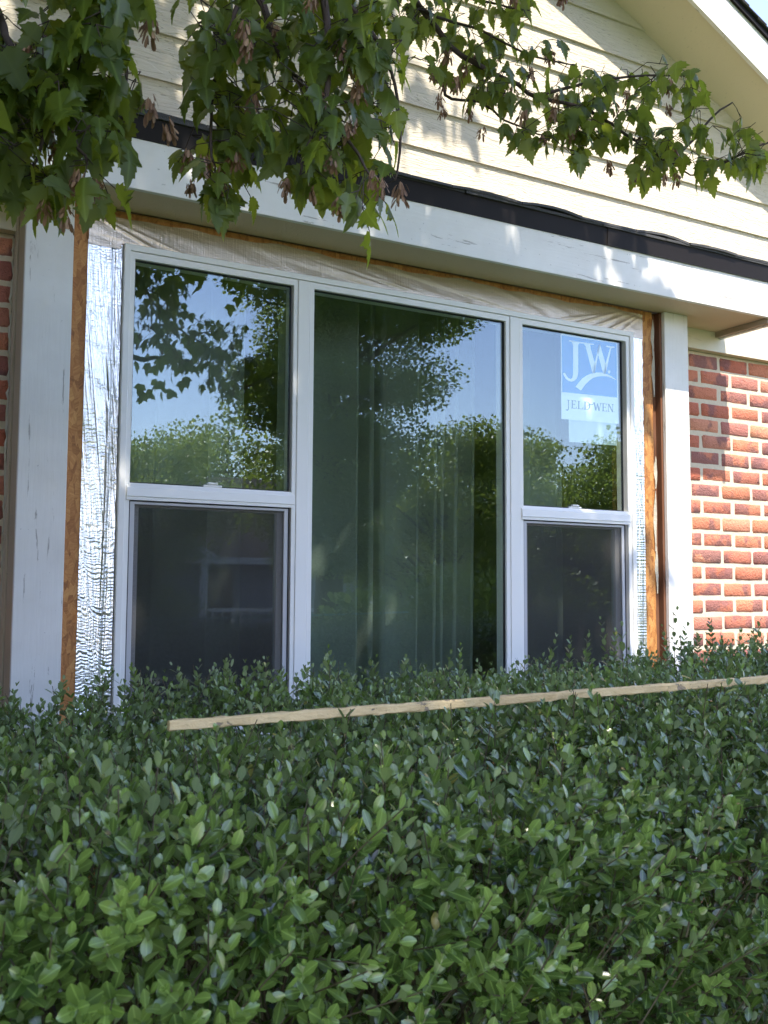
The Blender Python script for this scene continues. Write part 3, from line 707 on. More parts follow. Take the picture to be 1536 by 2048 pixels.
# mullion covers
mu1 = wp(MB().box(wx(1.4165), wx(1.4595), FY+0.003, 0.10, ZB+0.02, ZT-0.0215, 0.0015), 'mullion', M['vinyl'])
mu2 = wp(MB().box(wx(2.3300), wx(2.3745), FY+0.003, 0.10, ZB+0.02, ZT-0.0215, 0.0015), 'mullion', M['vinyl'])
TG = 1.069
def pane(name, x0, x1, z0, z1, y, mat): 
    return wp(MB().box(x0, x1, y, y+0.004, z0, z1), name, mat)
for k, (a, b_, ga, gb) in enumerate(units):
    wl = ga-a
    beadm = ring(a, b_, ZB+0.0205, ZT-0.0208, wl, FY+0.006, 0.085, wt=ZT-0.0208-TG, wb=0.03)
    wp(beadm, 'glazing_bead', M['vinyl'])
    GY = 0.034
    if k == 1:
        wp(ring(ga+0.0004, gb-0.0004, ZB+0.0512, TG-0.0004, 0.0035, GY-0.006, GY+0.006), 'gasket', M['gasket'])
        pane('glass_pane', ga+0.0045, gb-0.0045, ZB+0.055, TG-0.0045, GY, M['glass'])
    else:
        rt, rb = 0.342, 0.287
        # upper lite
        wp(ring(ga+0.0004, gb-0.0004, rt+0.0004, TG-0.0004, 0.0035, GY-0.006, GY+0.006), 'gasket', M['gasket'])
        pane('glass_pane', ga+0.0045, gb-0.0045, rt+0.0045, TG-0.0045, GY, M['glass'])
        # meeting rail: sloped ledge, lip and face
        pr = [(FY+0.004, rt-0.010), (FY-0.001, rt-0.016), (FY-0.003, rb+0.012), (FY+0.0005, rb+0.010), (FY+0.0005, rb), (0.060, rb), (0.060, rt), (FY+0.010, rt)]
        wp(MB().prof_x(pr, a+wl*0.35, b_-(b_-gb)*0.35), 'meeting_rail', M['vinyl'])
        # latch (greenish-white keeper) on the ledge
        cx = (ga+gb)/2; lk = MB().box(cx-0.032, cx+0.032, 0.022, 0.034, rt, rt+0.008, 0.002).box(cx-0.018, cx+0.018, 0.018, 0.034, rt+0.0085, rt+0.016, 0.003)
        wp(lk, 'sash_lock', M['vinyl'])
        # insect screen: dark reveal line, slim frame, mesh
        wp(ring(ga+0.0006, gb-0.0006, ZB+0.0512, rb-0.0006, 0.003, 0.021, 0.030), 'gasket', M['gasket'])
        wp(ring(ga+0.004, gb-0.004, ZB+0.055, rb-0.004, 0.015, 0.024, 0.034, wt=0.009), 'screen_frame', M['vinylg'])
        wp(MB().box(ga+0.019, gb-0.019, 0.029, 0.0296, ZB+0.07, rb-0.013), 'insect_screen', M['screen'])
        # lower sash behind the screen, slightly narrower
        wp(ring(ga+0.004, gb-0.004, ZB+0.052, rb-0.0006, 0.034, 0.044, 0.070, wt=0.02), 'lower_sash', M['vinyl'])
        wp(MB().box(ga+0.038, gb-0.038, 0.054, 0.058, ZB+0.086, rb-0.0206), 'glass_pane', M['glass2'])
# ------------------------------------------------------------------ sticker on the right pane
SY = 0.0385
st = empty('window_sticker', (2.76, SY, 0.9)); tag(st, 'blue and white manufacturer sticker lettered JELD-WEN inside the right pane', 'sticker')
def mapq(zx, zy, Y=SY):
    p = on_plane(1080+zx*220/1536, 640+zy*260/1815, Y); return (p[0], p[2])
def glyph(mb, pts, y): 
    P = [mapq(a, b) for a, b in pts]; mb.prism(P, y, y+0.0003)
c4 = [(290, 185), (1080, 300), (1100, 1450), (300, 1380)]
sw = MB(); sw.prism([mapq(*p) for p in c4], SY+0.0006, SY+0.0009); child(sw.build('sticker_sheet', M['lwhite']), st)
sb = MB(); sb.prism([mapq(*p) for p in [(302, 212), (1070, 325), (1078, 1083), (313, 1005)]], SY+0.0002, SY+0.0005); child(sb.build('blue_field', M['blue']), st)
lg = MB(); ly = SY-0.0003
def g_(*pts): glyph(lg, list(pts), ly)
# J : head serif, stem, hook
g_((402, 283), (480, 292), (480, 305), (440, 305), (405, 296))
g_((430, 290), (545, 305), (545, 330), (533, 345), (533, 700), (462, 700), (462, 360), (450, 322))
hook = [(462, 700), (533, 700), (530, 760), (515, 815), (480, 850), (440, 862), (395, 850), (355, 815), (328, 765), (325, 742), (338, 735), (355, 745), (372, 780), (398, 812), (430, 825), (452, 805), (461, 760)]
g_(*hook)
g_((540, 305), (750, 333), (750, 346), (700, 345), (540, 322))
# W
g_((610, 330), (700, 343), (708, 400), (775, 640), (765, 735), (735, 745), (650, 420), (635, 365))
g_((735, 745), (765, 735), (838, 345), (822, 345), (770, 575))
g_((822, 345), (838, 345), (925, 650), (915, 745), (885, 755), (800, 440))
g_((885, 755), (915, 745), (998, 385), (978, 382), (915, 610))
g_((925, 358), (1040, 374), (1040, 388), (998, 392), (978, 390), (925, 371))
# arc under the letters
up = [(495, 932), (540, 870), (590, 815), (650, 775), (715, 748), (790, 733), (860, 735), (930, 755), (1000, 790), (1060, 832)]
dn_ = [(1055, 838), (990, 805), (925, 787), (860, 784), (800, 790), (745, 808), (690, 845), (640, 893), (600, 945), (572, 985)]
g_(*(up+dn_))
g_(*[(965+16*math.cos(t), 725+22*math.sin(t)) for t in np.linspace(0, 2*math.pi, 10)[:-1]])
child(lg.build('emblem_letters', M['lwhite']), st)
tx = MB()
def T(x0, x1, strokes, top=None):
    """strokes in a 0..1 box; mapped between slanted cap line and base line"""
    for s in strokes:
        P = []
        for u, v in s:
            X = x0+(x1-x0)*u; cap = 1112+(X-360)*0.098; base = 1225+(X-360)*0.092; P.append(mapq(X, base+(cap-base)*v))
        tx.prism(P, SY+0.0002, SY+0.0005)
def bar(u0, v0, u1, v1, w): 
    return [(u0-w/2, v0), (u0+w/2, v0), (u1+w/2, v1), (u1-w/2, v1)]
def hb(u0, u1, v0, v1): return [(u0, v0), (u1, v0), (u1, v1), (u0, v1)]
T(362, 412, [hb(0.35, 1.1, 0.94, 1.0), hb(0.62, 0.86, 0.0, 0.94), [(0.62, 0), (0.86, 0), (0.80, -0.18), (0.6, -0.32), (0.3, -0.36), (0.0, -0.26), (0.02, -0.16), (0.3, -0.24), (0.5, -0.18)]])
T(434, 512, [hb(0, 0.9, 0.94, 1), hb(0.14, 0.34, 0.06, 0.94), hb(0, 1, 0, 0.06), hb(0.34, 0.72, 0.49, 0.55), hb(0.82, 0.9, 0.78, 0.94), hb(0.92, 1, 0.06, 0.24), hb(0.66, 0.72, 0.42, 0.62)])
T(524, 604, [hb(0, 0.5, 0.94, 1), hb(0.14, 0.34, 0.06, 0.94), hb(0, 1, 0, 0.06), hb(0.92, 1, 0.06, 0.28)])
T(612, 702, [hb(0, 0.5, 0.94, 1), hb(0.12, 0.30, 0.06, 0.94), hb(0, 0.5, 0, 0.06), [(0.5, 0.94), (0.5, 1), (0.75, 0.95), (0.95, 0.75), (1, 0.5), (0.95, 0.25), (0.75, 0.05), (0.5, 0), (0.5, 0.06), (0.68, 0.12), (0.78, 0.28), (0.82, 0.5), (0.78, 0.72), (0.68, 0.88)]])
T(660, 762, [[(0.0, 0.34), (0.12, 0.52), (0.35, 0.66), (0.6, 0.62), (0.85, 0.74), (1.0, 0.92), (1.0, 0.98), (0.8, 0.84), (0.58, 0.72), (0.35, 0.76), (0.08, 0.60)]])
T(738, 866, [hb(0.0, 0.3, 0.94, 1), bar(0.16, 0.94, 0.34, 0.0, 0.14), bar(0.34, 0.0, 0.50, 0.9, 0.06), bar(0.50, 0.9, 0.68, 0.0, 0.14), bar(0.68, 0.0, 0.86, 0.94, 0.06), hb(0.74, 1.0, 0.94, 1)])
T(866, 936, [hb(0, 0.9, 0.94, 1), hb(0.14, 0.34, 0.06, 0.94), hb(0, 1, 0, 0.06), hb(0.34, 0.72, 0.49, 0.55), hb(0.82, 0.9, 0.78, 0.94), hb(0.92, 1, 0.06, 0.24), hb(0.66, 0.72, 0.42, 0.62)])
T(944, 1030, [hb(0, 0.3, 0.94, 1), hb(0.12, 0.2, 0.0, 0.94), hb(0, 0.32, 0, 0.05), bar(0.20, 0.98, 0.82, 0.0, 0.18), hb(0.80, 0.88, 0.0, 0.94), hb(0.68, 1.0, 0.94, 1)])
T(1031, 1040, [hb(0, 1, 0, 0.08)])
child(tx.build('word_lettering', M['lgrey']), st)
pp = MB().prism([mapq(400, 1385, SY+0.002), mapq(1068, 1445, SY+0.002), mapq(1072, 1755, SY+0.002), mapq(405, 1700, SY+0.002)], SY+0.002, SY+0.0023)
tag(pp.build('paper_label', M['paper']), 'thin translucent paper sheet taped below the blue sticker', 'paper label')

# ------------------------------------------------------------------ curtains
def curtain(x0, x1, y, seed, label, amp, folds):
    # folds: (position, width, depth) of each pleat; the cloth swings forward towards the glass at the pleat's right edge and drops back sharply
    r = np.random.default_rng(seed); n = int((x1-x0)/0.004); xs = np.linspace(x0, x1, n); zs = np.linspace(-1.25, 1.25, 14)
    prof = 0.006*np.sin(xs*31)+0.010*np.sin(xs*11+1)
    for px_, wd, dp in folds:
        u = (px_-xs)/wd; prof -= dp*np.where(u > 0, np.exp(-u), np.exp(u*14))
    V = []
    for k, z in enumerate(zs):
        for i, X in enumerate(xs): V.append((X+0.003*math.sin(z*1.3+i*0.03)+(X-x0)*0.01*z, y+prof[i], z))
    V = np.array(V); i = (np.arange(13)[:, None]*n+np.arange(n-1)[None]).ravel(); q = np.stack([i, i+1, i+1+n, i+n], -1).ravel()
    o = mk('curtain', mesh_np('curtain', V, q, np.arange(0, len(q), 4)), M['curtain']); tag(o, label, 'curtain')
curtain(1.50, 2.44, 0.42, 3, 'pale grey green curtain hanging in folds behind the wide middle pane', 0.04,
        [(1.58, 0.05, 0.12), (1.79, 0.10, 0.17), (1.885, 0.010, 0.14), (1.925, 0.009, 0.15), (2.07, 0.06, 0.15), (2.17, 0.018, 0.12), (2.225, 0.015, 0.12), (2.29, 0.015, 0.14), (2.37, 0.02, 0.12)])
curtain(0.86, 1.34, 0.32, 5, 'pale curtain hanging behind the left pane', 0.02, [(1.0, 0.06, 0.03), (1.2, 0.05, 0.04), (1.33, 0.03, 0.04)])
curtain(2.54, 2.86, 0.33, 6, 'pale curtain hanging behind the right pane with the sticker', 0.03, [(2.64, 0.05, 0.04), (2.78, 0.04, 0.05)])

# ------------------------------------------------------------------ hedge
HX0, HX1, HY0, HY1 = -0.55, 4.9, -2.36, -0.90
def htop(x, y):
    base = -0.250+0.026*np.clip(x, 0, 4.5) + 0.012*np.clip((-1.35-y)/0.6, 0, 1)
    return base+0.014*np.sin(x*5.1+y*3)+0.012*np.sin(x*2.3-y*6.1+1)+0.008*np.sin(x*13+y*9)
HLO, HHI = [], []     # sprig (base, dir, len, pairs)
def sprig_points(n, zone):
    if zone == 'top':
        x = RNG.uniform(HX0, HX1, n); y = RNG.uniform(HY0+0.02, HY1-0.02, n)
        dep = RNG.uniform(0.0, 1, n)**1.6*0.13+0.045
        z = htop(x, y)-dep
        nr = np.stack([np.zeros(n), np.clip((HY0+0.18-y)/0.18, 0, 1)*-1.0+np.clip((y-HY1+0.12)/0.12, 0, 1)*0.8, np.ones(n)], -1)
        z -= 0.06*np.clip((HY0+0.16-y)/0.16, 0, 1)**2
    elif zone == 'front':
        x = RNG.uniform(HX0, HX1, n); z = -0.24-RNG.uniform(0, 1, n)**0.8*0.75
        y = HY0+0.05+RNG.uniform(0, 1, n)**1.6*0.12+0.02*np.sin(x*7+z*9)
        nr = np.stack([np.zeros(n), -np.ones(n)*0.7, np.ones(n)*0.9], -1)
    else:
        x = RNG.uniform(HX0, HX1, n); z = -0.24-RNG.uniform(0, 1, n)*0.6
        y = HY1-0.05-RNG.uniform(0, 1, n)**1.6*0.10; nr = np.stack([np.zeros(n), np.ones(n)*0.9, np.ones(n)*0.8], -1)
    d = norm(norm(nr)+RNG.normal(0, 0.36, (n, 3)))
    return np.stack([x, y, z], -1), d
def vis_w(P):
    """keep everything the camera or the mirror image in the glass can show; thin out the rest"""
    az = np.arctan2(P[:, 0], P[:, 1]+D)
    return ((az > math.radians(4)) & (az < math.radians(55))) | ((P[:, 1] > HY1-0.2) & (P[:, 0] > 0.6))
def build_leaves(P, d, ln, pairs, lsize, rng):
    """arrays of leaves for sprigs"""
    B, Dd, N, S, Tn = [], [], [], [], []
    n = len(P)
    a = norm(np.cross(d, rng.normal(0, 1, (n, 3)))); b = np.cross(d, a)
    bend = rng.normal(0, 0.25, (n, 3))
    hue = np.clip(rng.normal(0.30, 0.22, n), 0, 1); fresh = (rng.uniform(0, 1, n) < 0.14)
    for k in range(pairs+1):
        t = (k+0.35)/(pairs+0.5)
        pos = P+d*(ln*t)[:, None]+bend*(ln*t*t*0.35)[:, None]
        dd = norm(d+bend*t*0.5)
        ax = a if k % 2 == 0 else b
        open_ = 1.05-0.65*t
        if k == pairs: open_ = 0.28
        for sgn in (1, -1):
            sd = ax*sgn+rng.normal(0, 0.16, (n, 3))
            ld = norm(dd*math.cos(open_)+sd*math.sin(open_))
            nn = norm(dd*math.sin(open_)-sd*math.cos(open_)+rng.normal(0, 0.18, (n, 3)))
            B.append(pos); Dd.append(ld); N.append(nn)
            S.append(lsize*rng.uniform(0.78, 1.18, n)*(0.72+0.5*math.sin(math.pi*min(1, t*0.9+0.1))*1.0 if k < pairs else 0.62))
            Tn.append(np.where(rng.uniform(0, 1, n) < 0.004, 1.0, np.clip(hue+0.30*t*t+fresh*0.45*t+rng.normal(0, 0.09, n), 0, 0.9)))
    return [np.concatenate(q) for q in (B, Dd, N, S, Tn)]
hedge = empty('boxwood_hedge', (2.2, -1.63, GZ)); tag(hedge, 'clipped green boxwood hedge running below the window', 'hedge')
Pt, dt = sprig_points(13500, 'top'); Pf, df = sprig_points(8000, 'front'); Pb, db = sprig_points(1500, 'back')
P = np.concatenate([Pt, Pf, Pb]); d_ = np.concatenate([dt, df, db])
BD0, BD1 = np.array([0.392, -1.88]), np.array([3.04, -1.90])          # keep the sprigs clear of the board that lies there
def near_board(P, w): return (np.abs(P[:, 1]-(-1.885)) < w) & (P[:, 0] > 0.36) & (P[:, 0] < 3.06)
tip = P+d_*0.09; bz = -0.170+0.0195*(P[:, 0]-0.392)-0.004
lower = near_board(P, 0.10) | near_board(tip, 0.03)
P[:, 2] = np.where(lower, np.minimum(P[:, 2], bz-0.105), P[:, 2])
front_b = (P[:, 1] < -1.89) & (P[:, 1] > -2.12) & (P[:, 0] > 0.3); P[:, 2] -= np.where(front_b & ~lower, 0.012, 0)
keep = vis_w(P) | (RNG.uniform(0, 1, len(P)) < 0.18); P, d_ = P[keep], d_[keep]
# taller shoots that break the top line
ns = 45
xs_ = RNG.uniform(0.1, 4.2, ns); ys_ = HY1-0.08-RNG.uniform(0, 1, ns)**1.5*0.9
Ps = np.stack([xs_, ys_, htop(xs_, ys_)-0.02], -1); ds = norm(np.stack([RNG.normal(0, 0.16, ns), RNG.normal(0, 0.16, ns), np.ones(ns)], -1))
def shoots(pix, Y, h):   # specific tall shoots read off the photo
    out = []
    for x, y in pix:
        p = on_plane(x, y, Y); out.append((p[0], Y, htop(p[0], Y)-0.03, p[2]))
    return out
XB = np.concatenate([RNG.uniform(0.4, 2.6, 26), [0.62, 0.80, 1.02, 1.05, 1.62]]); nxb = len(XB)
PX_ = np.stack([XB, RNG.uniform(-1.945, -1.905, nxb), -0.172+0.0204*(XB-0.392)-0.075-RNG.uniform(0, 0.012, nxb)], -1)
Ps = np.concatenate([Ps, PX_]); ds = np.concatenate([ds, norm(np.stack([RNG.normal(0, 0.25, nxb), RNG.uniform(-0.25, 0.0, nxb), np.ones(nxb)], -1))]); ns = len(Ps)
SH = shoots([(1348, 1195), (1362, 1240), (1335, 1255), (1215, 1245), (1230, 1255), (1140, 1280), (1175, 1262), (920, 1305), (680, 1312), (1425, 1228), (1480, 1255), (1515, 1262), (1395, 1262), (452, 1342), (285, 1330)], -1.02, 0)
q = RNG.uniform(0, 1, len(P))
dist = np.linalg.norm(P-EYE, axis=1)
az = np.arctan2(P[:, 0], P[:, 1]+D); el = np.arctan2(P[:, 2], np.hypot(P[:, 0], P[:, 1]+D))
infr = (az > math.radians(7)) & (az < math.radians(52)) & (el > math.radians(-24.5))
# the 300 nearest outer sprigs in view become parts of their own
outer = np.concatenate([np.zeros(0)]) 
score = np.where(infr, dist+RNG.uniform(0, 0.08, len(P)), 99)
near = np.argsort(score)[:285]
mask = np.zeros(len(P), bool); mask[near] = True
rest = ~mask
ln = RNG.uniform(0.065, 0.105, len(P))
near_z = rest & (dist < 1.75)
far_z = rest & ~near_z
for nm, mk_, tm in (('foliage', near_z, BOX_HI), ('foliage', far_z, BOX_LO)):
    B, Dd, N, S, Tn = build_leaves(P[mk_], d_[mk_], ln[mk_], 5, 0.0175, RNG)
    o = mk(nm, leaves_mesh(nm, tm, B, Dd, N, S, Tn), M['box']); child(o, hedge); o['kind'] = 'stuff'
B, Dd, N, S, Tn = build_leaves(Ps, ds, RNG.uniform(0.07, 0.12, ns), 6, 0.019, RNG)
for X, Y, z0, z1 in SH:
    L = max(0.08, z1-z0); k = 9
    b5 = build_leaves(np.array([[X, Y, z0]]), norm(np.array([[random.uniform(-0.2, 0.1), 0.05, 1.0]])), np.array([L]), k, 0.018, RNG)
    B = np.concatenate([B, b5[0]]); Dd = np.concatenate([Dd, b5[1]]); N = np.concatenate([N, b5[2]]); S = np.concatenate([S, b5[3]]); Tn = np.concatenate([Tn, np.clip(b5[4]+0.15, 0, 1)])
o = mk('foliage', leaves_mesh('foliage', BOX_LO, B, Dd, N, S, Tn), M['box']); child(o, hedge); o['kind'] = 'stuff'
# sprig parts share mesh data
SPR = []
for k in range(7):
    rg = np.random.default_rng(50+k)
    b5 = build_leaves(np.zeros((1, 3)), np.array([[0, 0, 1.0]]), np.array([0.085]), 5, 0.0170, rg)
    SPR.append(leaves_mesh('sprig', BOX_HI, *b5)); SPR[-1].materials.append(M['box'])
for i in near:
    o = mk('sprig', SPR[i % 7], None, hedge); o.location = Vector(P[i])-hedge.location
    o.rotation_euler = (Vector(d_[i]).to_track_quat('Z', 'Y') @ Matrix.Rotation(random.uniform(0, 6.28), 3, 'Z').to_quaternion()).to_euler()
    s = ln[i]/0.085; o.scale = (1, 1, s)
nc_ = 4200
Pc = np.stack([RNG.uniform(HX0, HX1, nc_), RNG.uniform(HY0+0.15, HY1-0.12, nc_), RNG.uniform(-1.05, -0.33, nc_)], -1); Pc = Pc[vis_w(Pc)]
b5 = build_leaves(Pc, norm(RNG.normal(0, 0.6, (len(Pc), 3))+np.array([0, 0, 1.0])), np.full(len(Pc), 0.1), 5, 0.030, RNG)
o = mk('foliage', leaves_mesh('foliage', QUAD, *b5), M['box']); child(o, hedge); o['kind'] = 'stuff'
# stems
st_i = np.nonzero(vis_w(P) & (RNG.uniform(0, 1, len(P)) < 0.55))[0]
def sticks(name, A, Bq, r0, r1, mat):
    n = len(A); t = norm(Bq-A); a = norm(np.cross(t, np.array([0.3, 0.2, 0.9]))); c = np.cross(t, a)
    ang = [0, 2.094, 4.189]; V = np.zeros((n, 6, 3))
    for j, an in enumerate(ang):
        o_ = a*math.cos(an)+c*math.sin(an); V[:, j] = A+o_*r0; V[:, 3+j] = Bq+o_*r1
    f = np.array([(0, 1, 4, 3), (1, 2, 5, 4), (2, 0, 3, 5)])
    idx = (np.arange(n)[:, None, None]*6+f[None]).reshape(-1)
    return mk(name, mesh_np(name, V.reshape(-1, 3), idx, np.arange(0, len(idx), 4)), mat)
o = sticks('twigs', np.concatenate([P[st_i]-d_[st_i]*0.06, Ps-ds*0.05, np.array([(a, b, c-0.05) for a, b, c, e in SH])]),
           np.concatenate([P[st_i]+d_[st_i]*(ln[st_i]*0.95)[:, None], Ps+ds*0.09, np.array([(a-0.004, b, e-0.01) for a, b, c, e in SH])]), 0.0012, 0.0007, M['twig'])
child(o, hedge); o['kind'] = 'stuff'
nb = 2600
A = np.stack([RNG.uniform(HX0, HX1, nb), RNG.uniform(HY0+0.3, HY1-0.3, nb), RNG.uniform(GZ+0.1, -0.6, nb)], -1)
Bq = A+np.stack([RNG.normal(0, 0.12, nb), RNG.normal(0, 0.22, nb), RNG.uniform(0.15, 0.4, nb)], -1); Bq[:, 2] = np.minimum(Bq[:, 2], -0.32); Bq[:, 1] = np.clip(Bq[:, 1], HY0+0.12, HY1-0.1)
o = sticks('branches', A, Bq, 0.005, 0.002, M['twig']); child(o, hedge); o['kind'] = 'stuff'
for X in np.arange(-0.3, 4.8, 0.42):
    t_ = MB(); 
    for k in range(3): t_.tube([(X, -1.62, GZ-0.02), (X+random.uniform(-0.1, 0.1), -1.62+random.uniform(-0.15, 0.15), GZ+0.5), (X+random.uniform(-0.25, 0.25), -1.62+random.uniform(-0.45, 0.45), -0.55)], [0.016, 0.011, 0.006], 5)
    child(t_.build('stem', M['twig']), hedge)
# unseen evergreen added left of the frame to shade the left-hand brick
js = empty('added_juniper', (-0.10, -0.42, GZ)); tag(js, 'tall dark evergreen added out of view to shade the brick left of the bay', 'shrub')
nj = 16000; u = RNG.uniform(0, 1, nj); a = RNG.uniform(0, 6.283, nj); rr_ = 0.42*np.clip(1.15-u, 0.1, 0.85)*RNG.uniform(0.6, 1, nj)/0.85
Pj = np.stack([-0.10+rr_*0.85*np.cos(a), -0.42+rr_*0.85*np.sin(a), GZ+0.1+u*3.2], -1)
o = mk('foliage', leaves_mesh('foliage', QUAD, Pj, np.stack([np.cos(a), np.sin(a), np.ones(nj)*1.2], -1)+RNG.normal(0, 0.3, (nj, 3)), RNG.normal(0, 1, (nj, 3)), RNG.uniform(0.05, 0.09, nj), RNG.uniform(0, 0.3, nj), 0.8), M['far']); child(o, js); o['kind'] = 'stuff'
child(MB().tube([(-0.10, -0.42, GZ-0.05), (-0.10, -0.42, GZ+3.0)], [0.05, 0.01], 7).build('stem', M['bark']), js)
# a brown dead leaf caught on the hedge
dl = leaves_mesh('dead_leaf', MAPLE_LO, np.array([at(95, 1990, 0.88)]), np.array([[0.2, 0.0, 1.0]]), np.array([[0.2, -1, 0.2]]), np.array([0.028]), np.array([0.5]))
tag(mk('dead_leaf', dl, M['seed']), 'small brown dead leaf caught in the hedge at lower left', 'dead leaf')

# ------------------------------------------------------------------ the board lying on the hedge
A_, B_ = np.array([0.392, -1.88, -0.1700]), np.array([3.04, -1.90, -0.1185])
bd = MB(); n = 220; r = random.Random(12); ax = (B_-A_)/np.linalg.norm(B_-A_)
for i in range(n+1):
    p = A_+(B_-A_)*i/n; sag = -0.004*math.sin(math.pi*i/n)
    j = [r.uniform(-0.0012, 0.0012) for _ in range(6)]
    # front face with rounded rough arris, top, back, bottom
    for (y, z), jj in zip([(-0.006, -0.0045), (-0.0065, 0.0045), (-0.0045, 0.0065), (0.005, 0.0065), (0.006, -0.005), (-0.0035, -0.0065)], j):
        bd.v.append((p[0], p[1]+y+jj, p[2]+z+sag+jj*0.7))
for i in range(n):
    for k in range(6):
        a, b_ = 6*i+k, 6*i+(k+1) % 6; bd.f.append((a, a+6, b_+6, b_))
bd.f.append((0, 1, 2, 3, 4, 5)); bd.f.append(tuple(6*n+k for k in (5, 4, 3, 2, 1, 0)))
bo = bd.build('wood_board', M['board']); bo.data.materials.append(M['teal'])
for k, p in enumerate(bo.data.polygons[:6*n]):
    if k % 6 == 3: p.material_index = 1
tag(bo, 'long narrow pale raw wood board lying across the top of the hedge', 'board')

# ------------------------------------------------------------------ maple tree overhead
mp_ = empty('maple_tree', (-1.5, -4.2, GZ)); tag(mp_, 'maple tree whose leafy branches hang over the window from above', 'tree')
def mc(o): return child(o, mp_)
tr = [(-1.5, -4.2, GZ-0.1), (-1.48, -4.2, -0.6), (-1.42, -4.15, 0.5), (-1.3, -4.1, 1.3)]
mc(MB().tube(tr, [0.17, 0.14, 0.125, 0.11], 14).build('trunk', M['bark'], None, True))
hub = np.array(tr[-1])
def limb(pts, r0, r1, name='limb', sides=7):
    pts = [np.array(p, float) for p in pts]; P2 = []
    for i in range(len(pts)-1):          # Catmull-Rom
        a, b, c, e = pts[max(i-1, 0)], pts[i], pts[i+1], pts[min(i+2, len(pts)-1)]
        for t in np.linspace(0, 1, 5)[:-1]:
            P2.append(0.5*((2*b)+(-a+c)*t+(2*a-5*b+4*c-e)*t*t+(-a+3*b-3*c+e)*t**3))
    P2.append(pts[-1]); P2 = [p+RNG.normal(0, r0*0.25, 3)*(0 < i < len(P2)-1) for i, p in enumerate(P2)]
    n = len(P2); mc(MB().tube(P2, [r0+(r1-r0)*(i/(n-1)) for i in range(n)], sides).build(name, M['bark'], None, True))
    return np.array(P2)
# image-read branch courses: (pixel x, y, depth)
BR = {
 'A1': [(-60, -260, 1.5), (-20, -30, 1.46), (10, 70, 1.42), (60, 160, 1.40), (130, 250, 1.38), (175, 330, 1.37)],
 'A2': [(60, -300, 1.55), (150, -60, 1.5), (175, 60, 1.46), (150, 170, 1.43), (95, 260, 1.40), (60, 350, 1.40)],
 'A3': [(150, -60, 1.5), (230, 60, 1.5), (255, 170, 1.5), (240, 260, 1.5)],
 'B1': [(420, -320, 1.75), (500, -60, 1.68), (545, 70, 1.64), (600, 170, 1.62), (680, 260, 1.60), (740, 350, 1.58)],
 'B2': [(500, -60, 1.68), (460, 60, 1.66), (430, 160, 1.64), (420, 260, 1.62), (430, 350, 1.60)],
 'B3': [(600, -300, 1.7), (640, -60, 1.62), (660, 80, 1.58), (650, 190, 1.56), (620, 280, 1.55), (600, 350, 1.55)],
 'B4': [(640, -60, 1.62), (740, 60, 1.66), (790, 170, 1.70), (800, 280, 1.68), (790, 360, 1.66)],
 'C1': [(640, -330, 2.35), (780, -80, 2.38), (900, 90, 2.40), (990, 150, 2.40), (1080, 195, 2.42), (1180, 220, 2.42), (1270, 280, 2.42), (1340, 325, 2.42), (1390, 350, 2.42)],
 'C2': [(1080, 190, 2.42), (1180, 165, 2.44), (1280, 152, 2.45), (1385, 152, 2.46)],
 'C3': [(1340, 325, 2.42), (1390, 275, 2.44), (1430, 230, 2.46), (1465, 205, 2.47)],
 'C4': [(1390, 350, 2.42), (1450, 325, 2.45), (1500, 300, 2.47), (1560, 275, 2.5)],
 'C5': [(900, 90, 2.40), (890, 190, 2.40), (960, 205, 2.38), (1010, 240, 2.38), (1080, 270, 2.38)],
 'C7': [(780, -80, 2.38), (850, 20, 2.38), (960, 60, 2.40), (1060, 110, 2.42), (1150, 130, 2.43)],
 'C6': [(780, -80, 2.38), (880, -20, 2.36), (1000, 10, 2.34), (1060, 20, 2.34)],
}
roots = {}
BP = {}
for k, v in BR.items():
    pts = [at(*p) for p in v]
    thin = k in ('A3', 'B2', 'B4', 'C2', 'C3', 'C4', 'C5', 'C6', 'C7')
    BP[k] = limb(pts, 0.0045 if thin else 0.0085, 0.0018, 'branch', 6)
    if k in ('A1', 'A2', 'B1', 'B3', 'C1'):
        e = pts[0]; mid = (hub+e)/2+np.array([0, 0, 0.45]); limb([hub, hub*0.7+e*0.3+np.array([0, 0, 0.35]), mid, e], 0.05, 0.0085, 'limb', 8)
# twigs with leaf pairs
LF = []      # (pos, dir, normal, size, tint)
TW = []; SD = []; PET = []
def in_poly(x, y, poly):
    c = False; n = len(poly)
    for i in range(n):
        x1, y1 = poly[i]; x2, y2 = poly[i-1]
        if (y1 > y) != (y2 > y) and x < (x2-x1)*(y-y1)/(y2-y1)+x1: c = not c
    return c
REG = {
 'A': ([(-40, -60), (300, -60), (335, 60), (330, 130), (290, 180), (262, 250), (255, 310), (232, 340), (238, 400), (210, 425), (165, 400), (120, 440), (60, 450), (-40, 330)], ('A1', 'A2', 'A3'), 290, 0.058, (1.33, 1.56)),
 'B': ([(350, -60), (860, -60), (850, 60), (815, 120), (800, 230), (815, 350), (790, 420), (700, 430), (640, 400), (560, 340), (520, 330), (470, 400), (430, 420), (380, 330), (325, 370), (350, 300), (420, 255), (370, 180), (350, 150), (400, 90), (350, 40)], ('B1', 'B2', 'B3', 'B4'), 440, 0.056, (1.5, 1.78)),
 'C': ([(780, -60), (1090, -60), (1075, 30), (1110, 85), (1180, 80), (1230, 130), (1300, 110), (1400, 135), (1410, 210), (1440, 240), (1500, 215), (1540, 290), (1530, 360), (1470, 370), (1400, 375), (1330, 350), (1300, 370), (1220, 320), (1150, 345), (1120, 290), (1050, 300), (1000, 270), (960, 210), (890, 190), (850, 140), (800, 120)], ('C1', 'C2', 'C3', 'C4', 'C5', 'C6', 'C7'), 500, 0.050, (2.26, 2.56)),
}
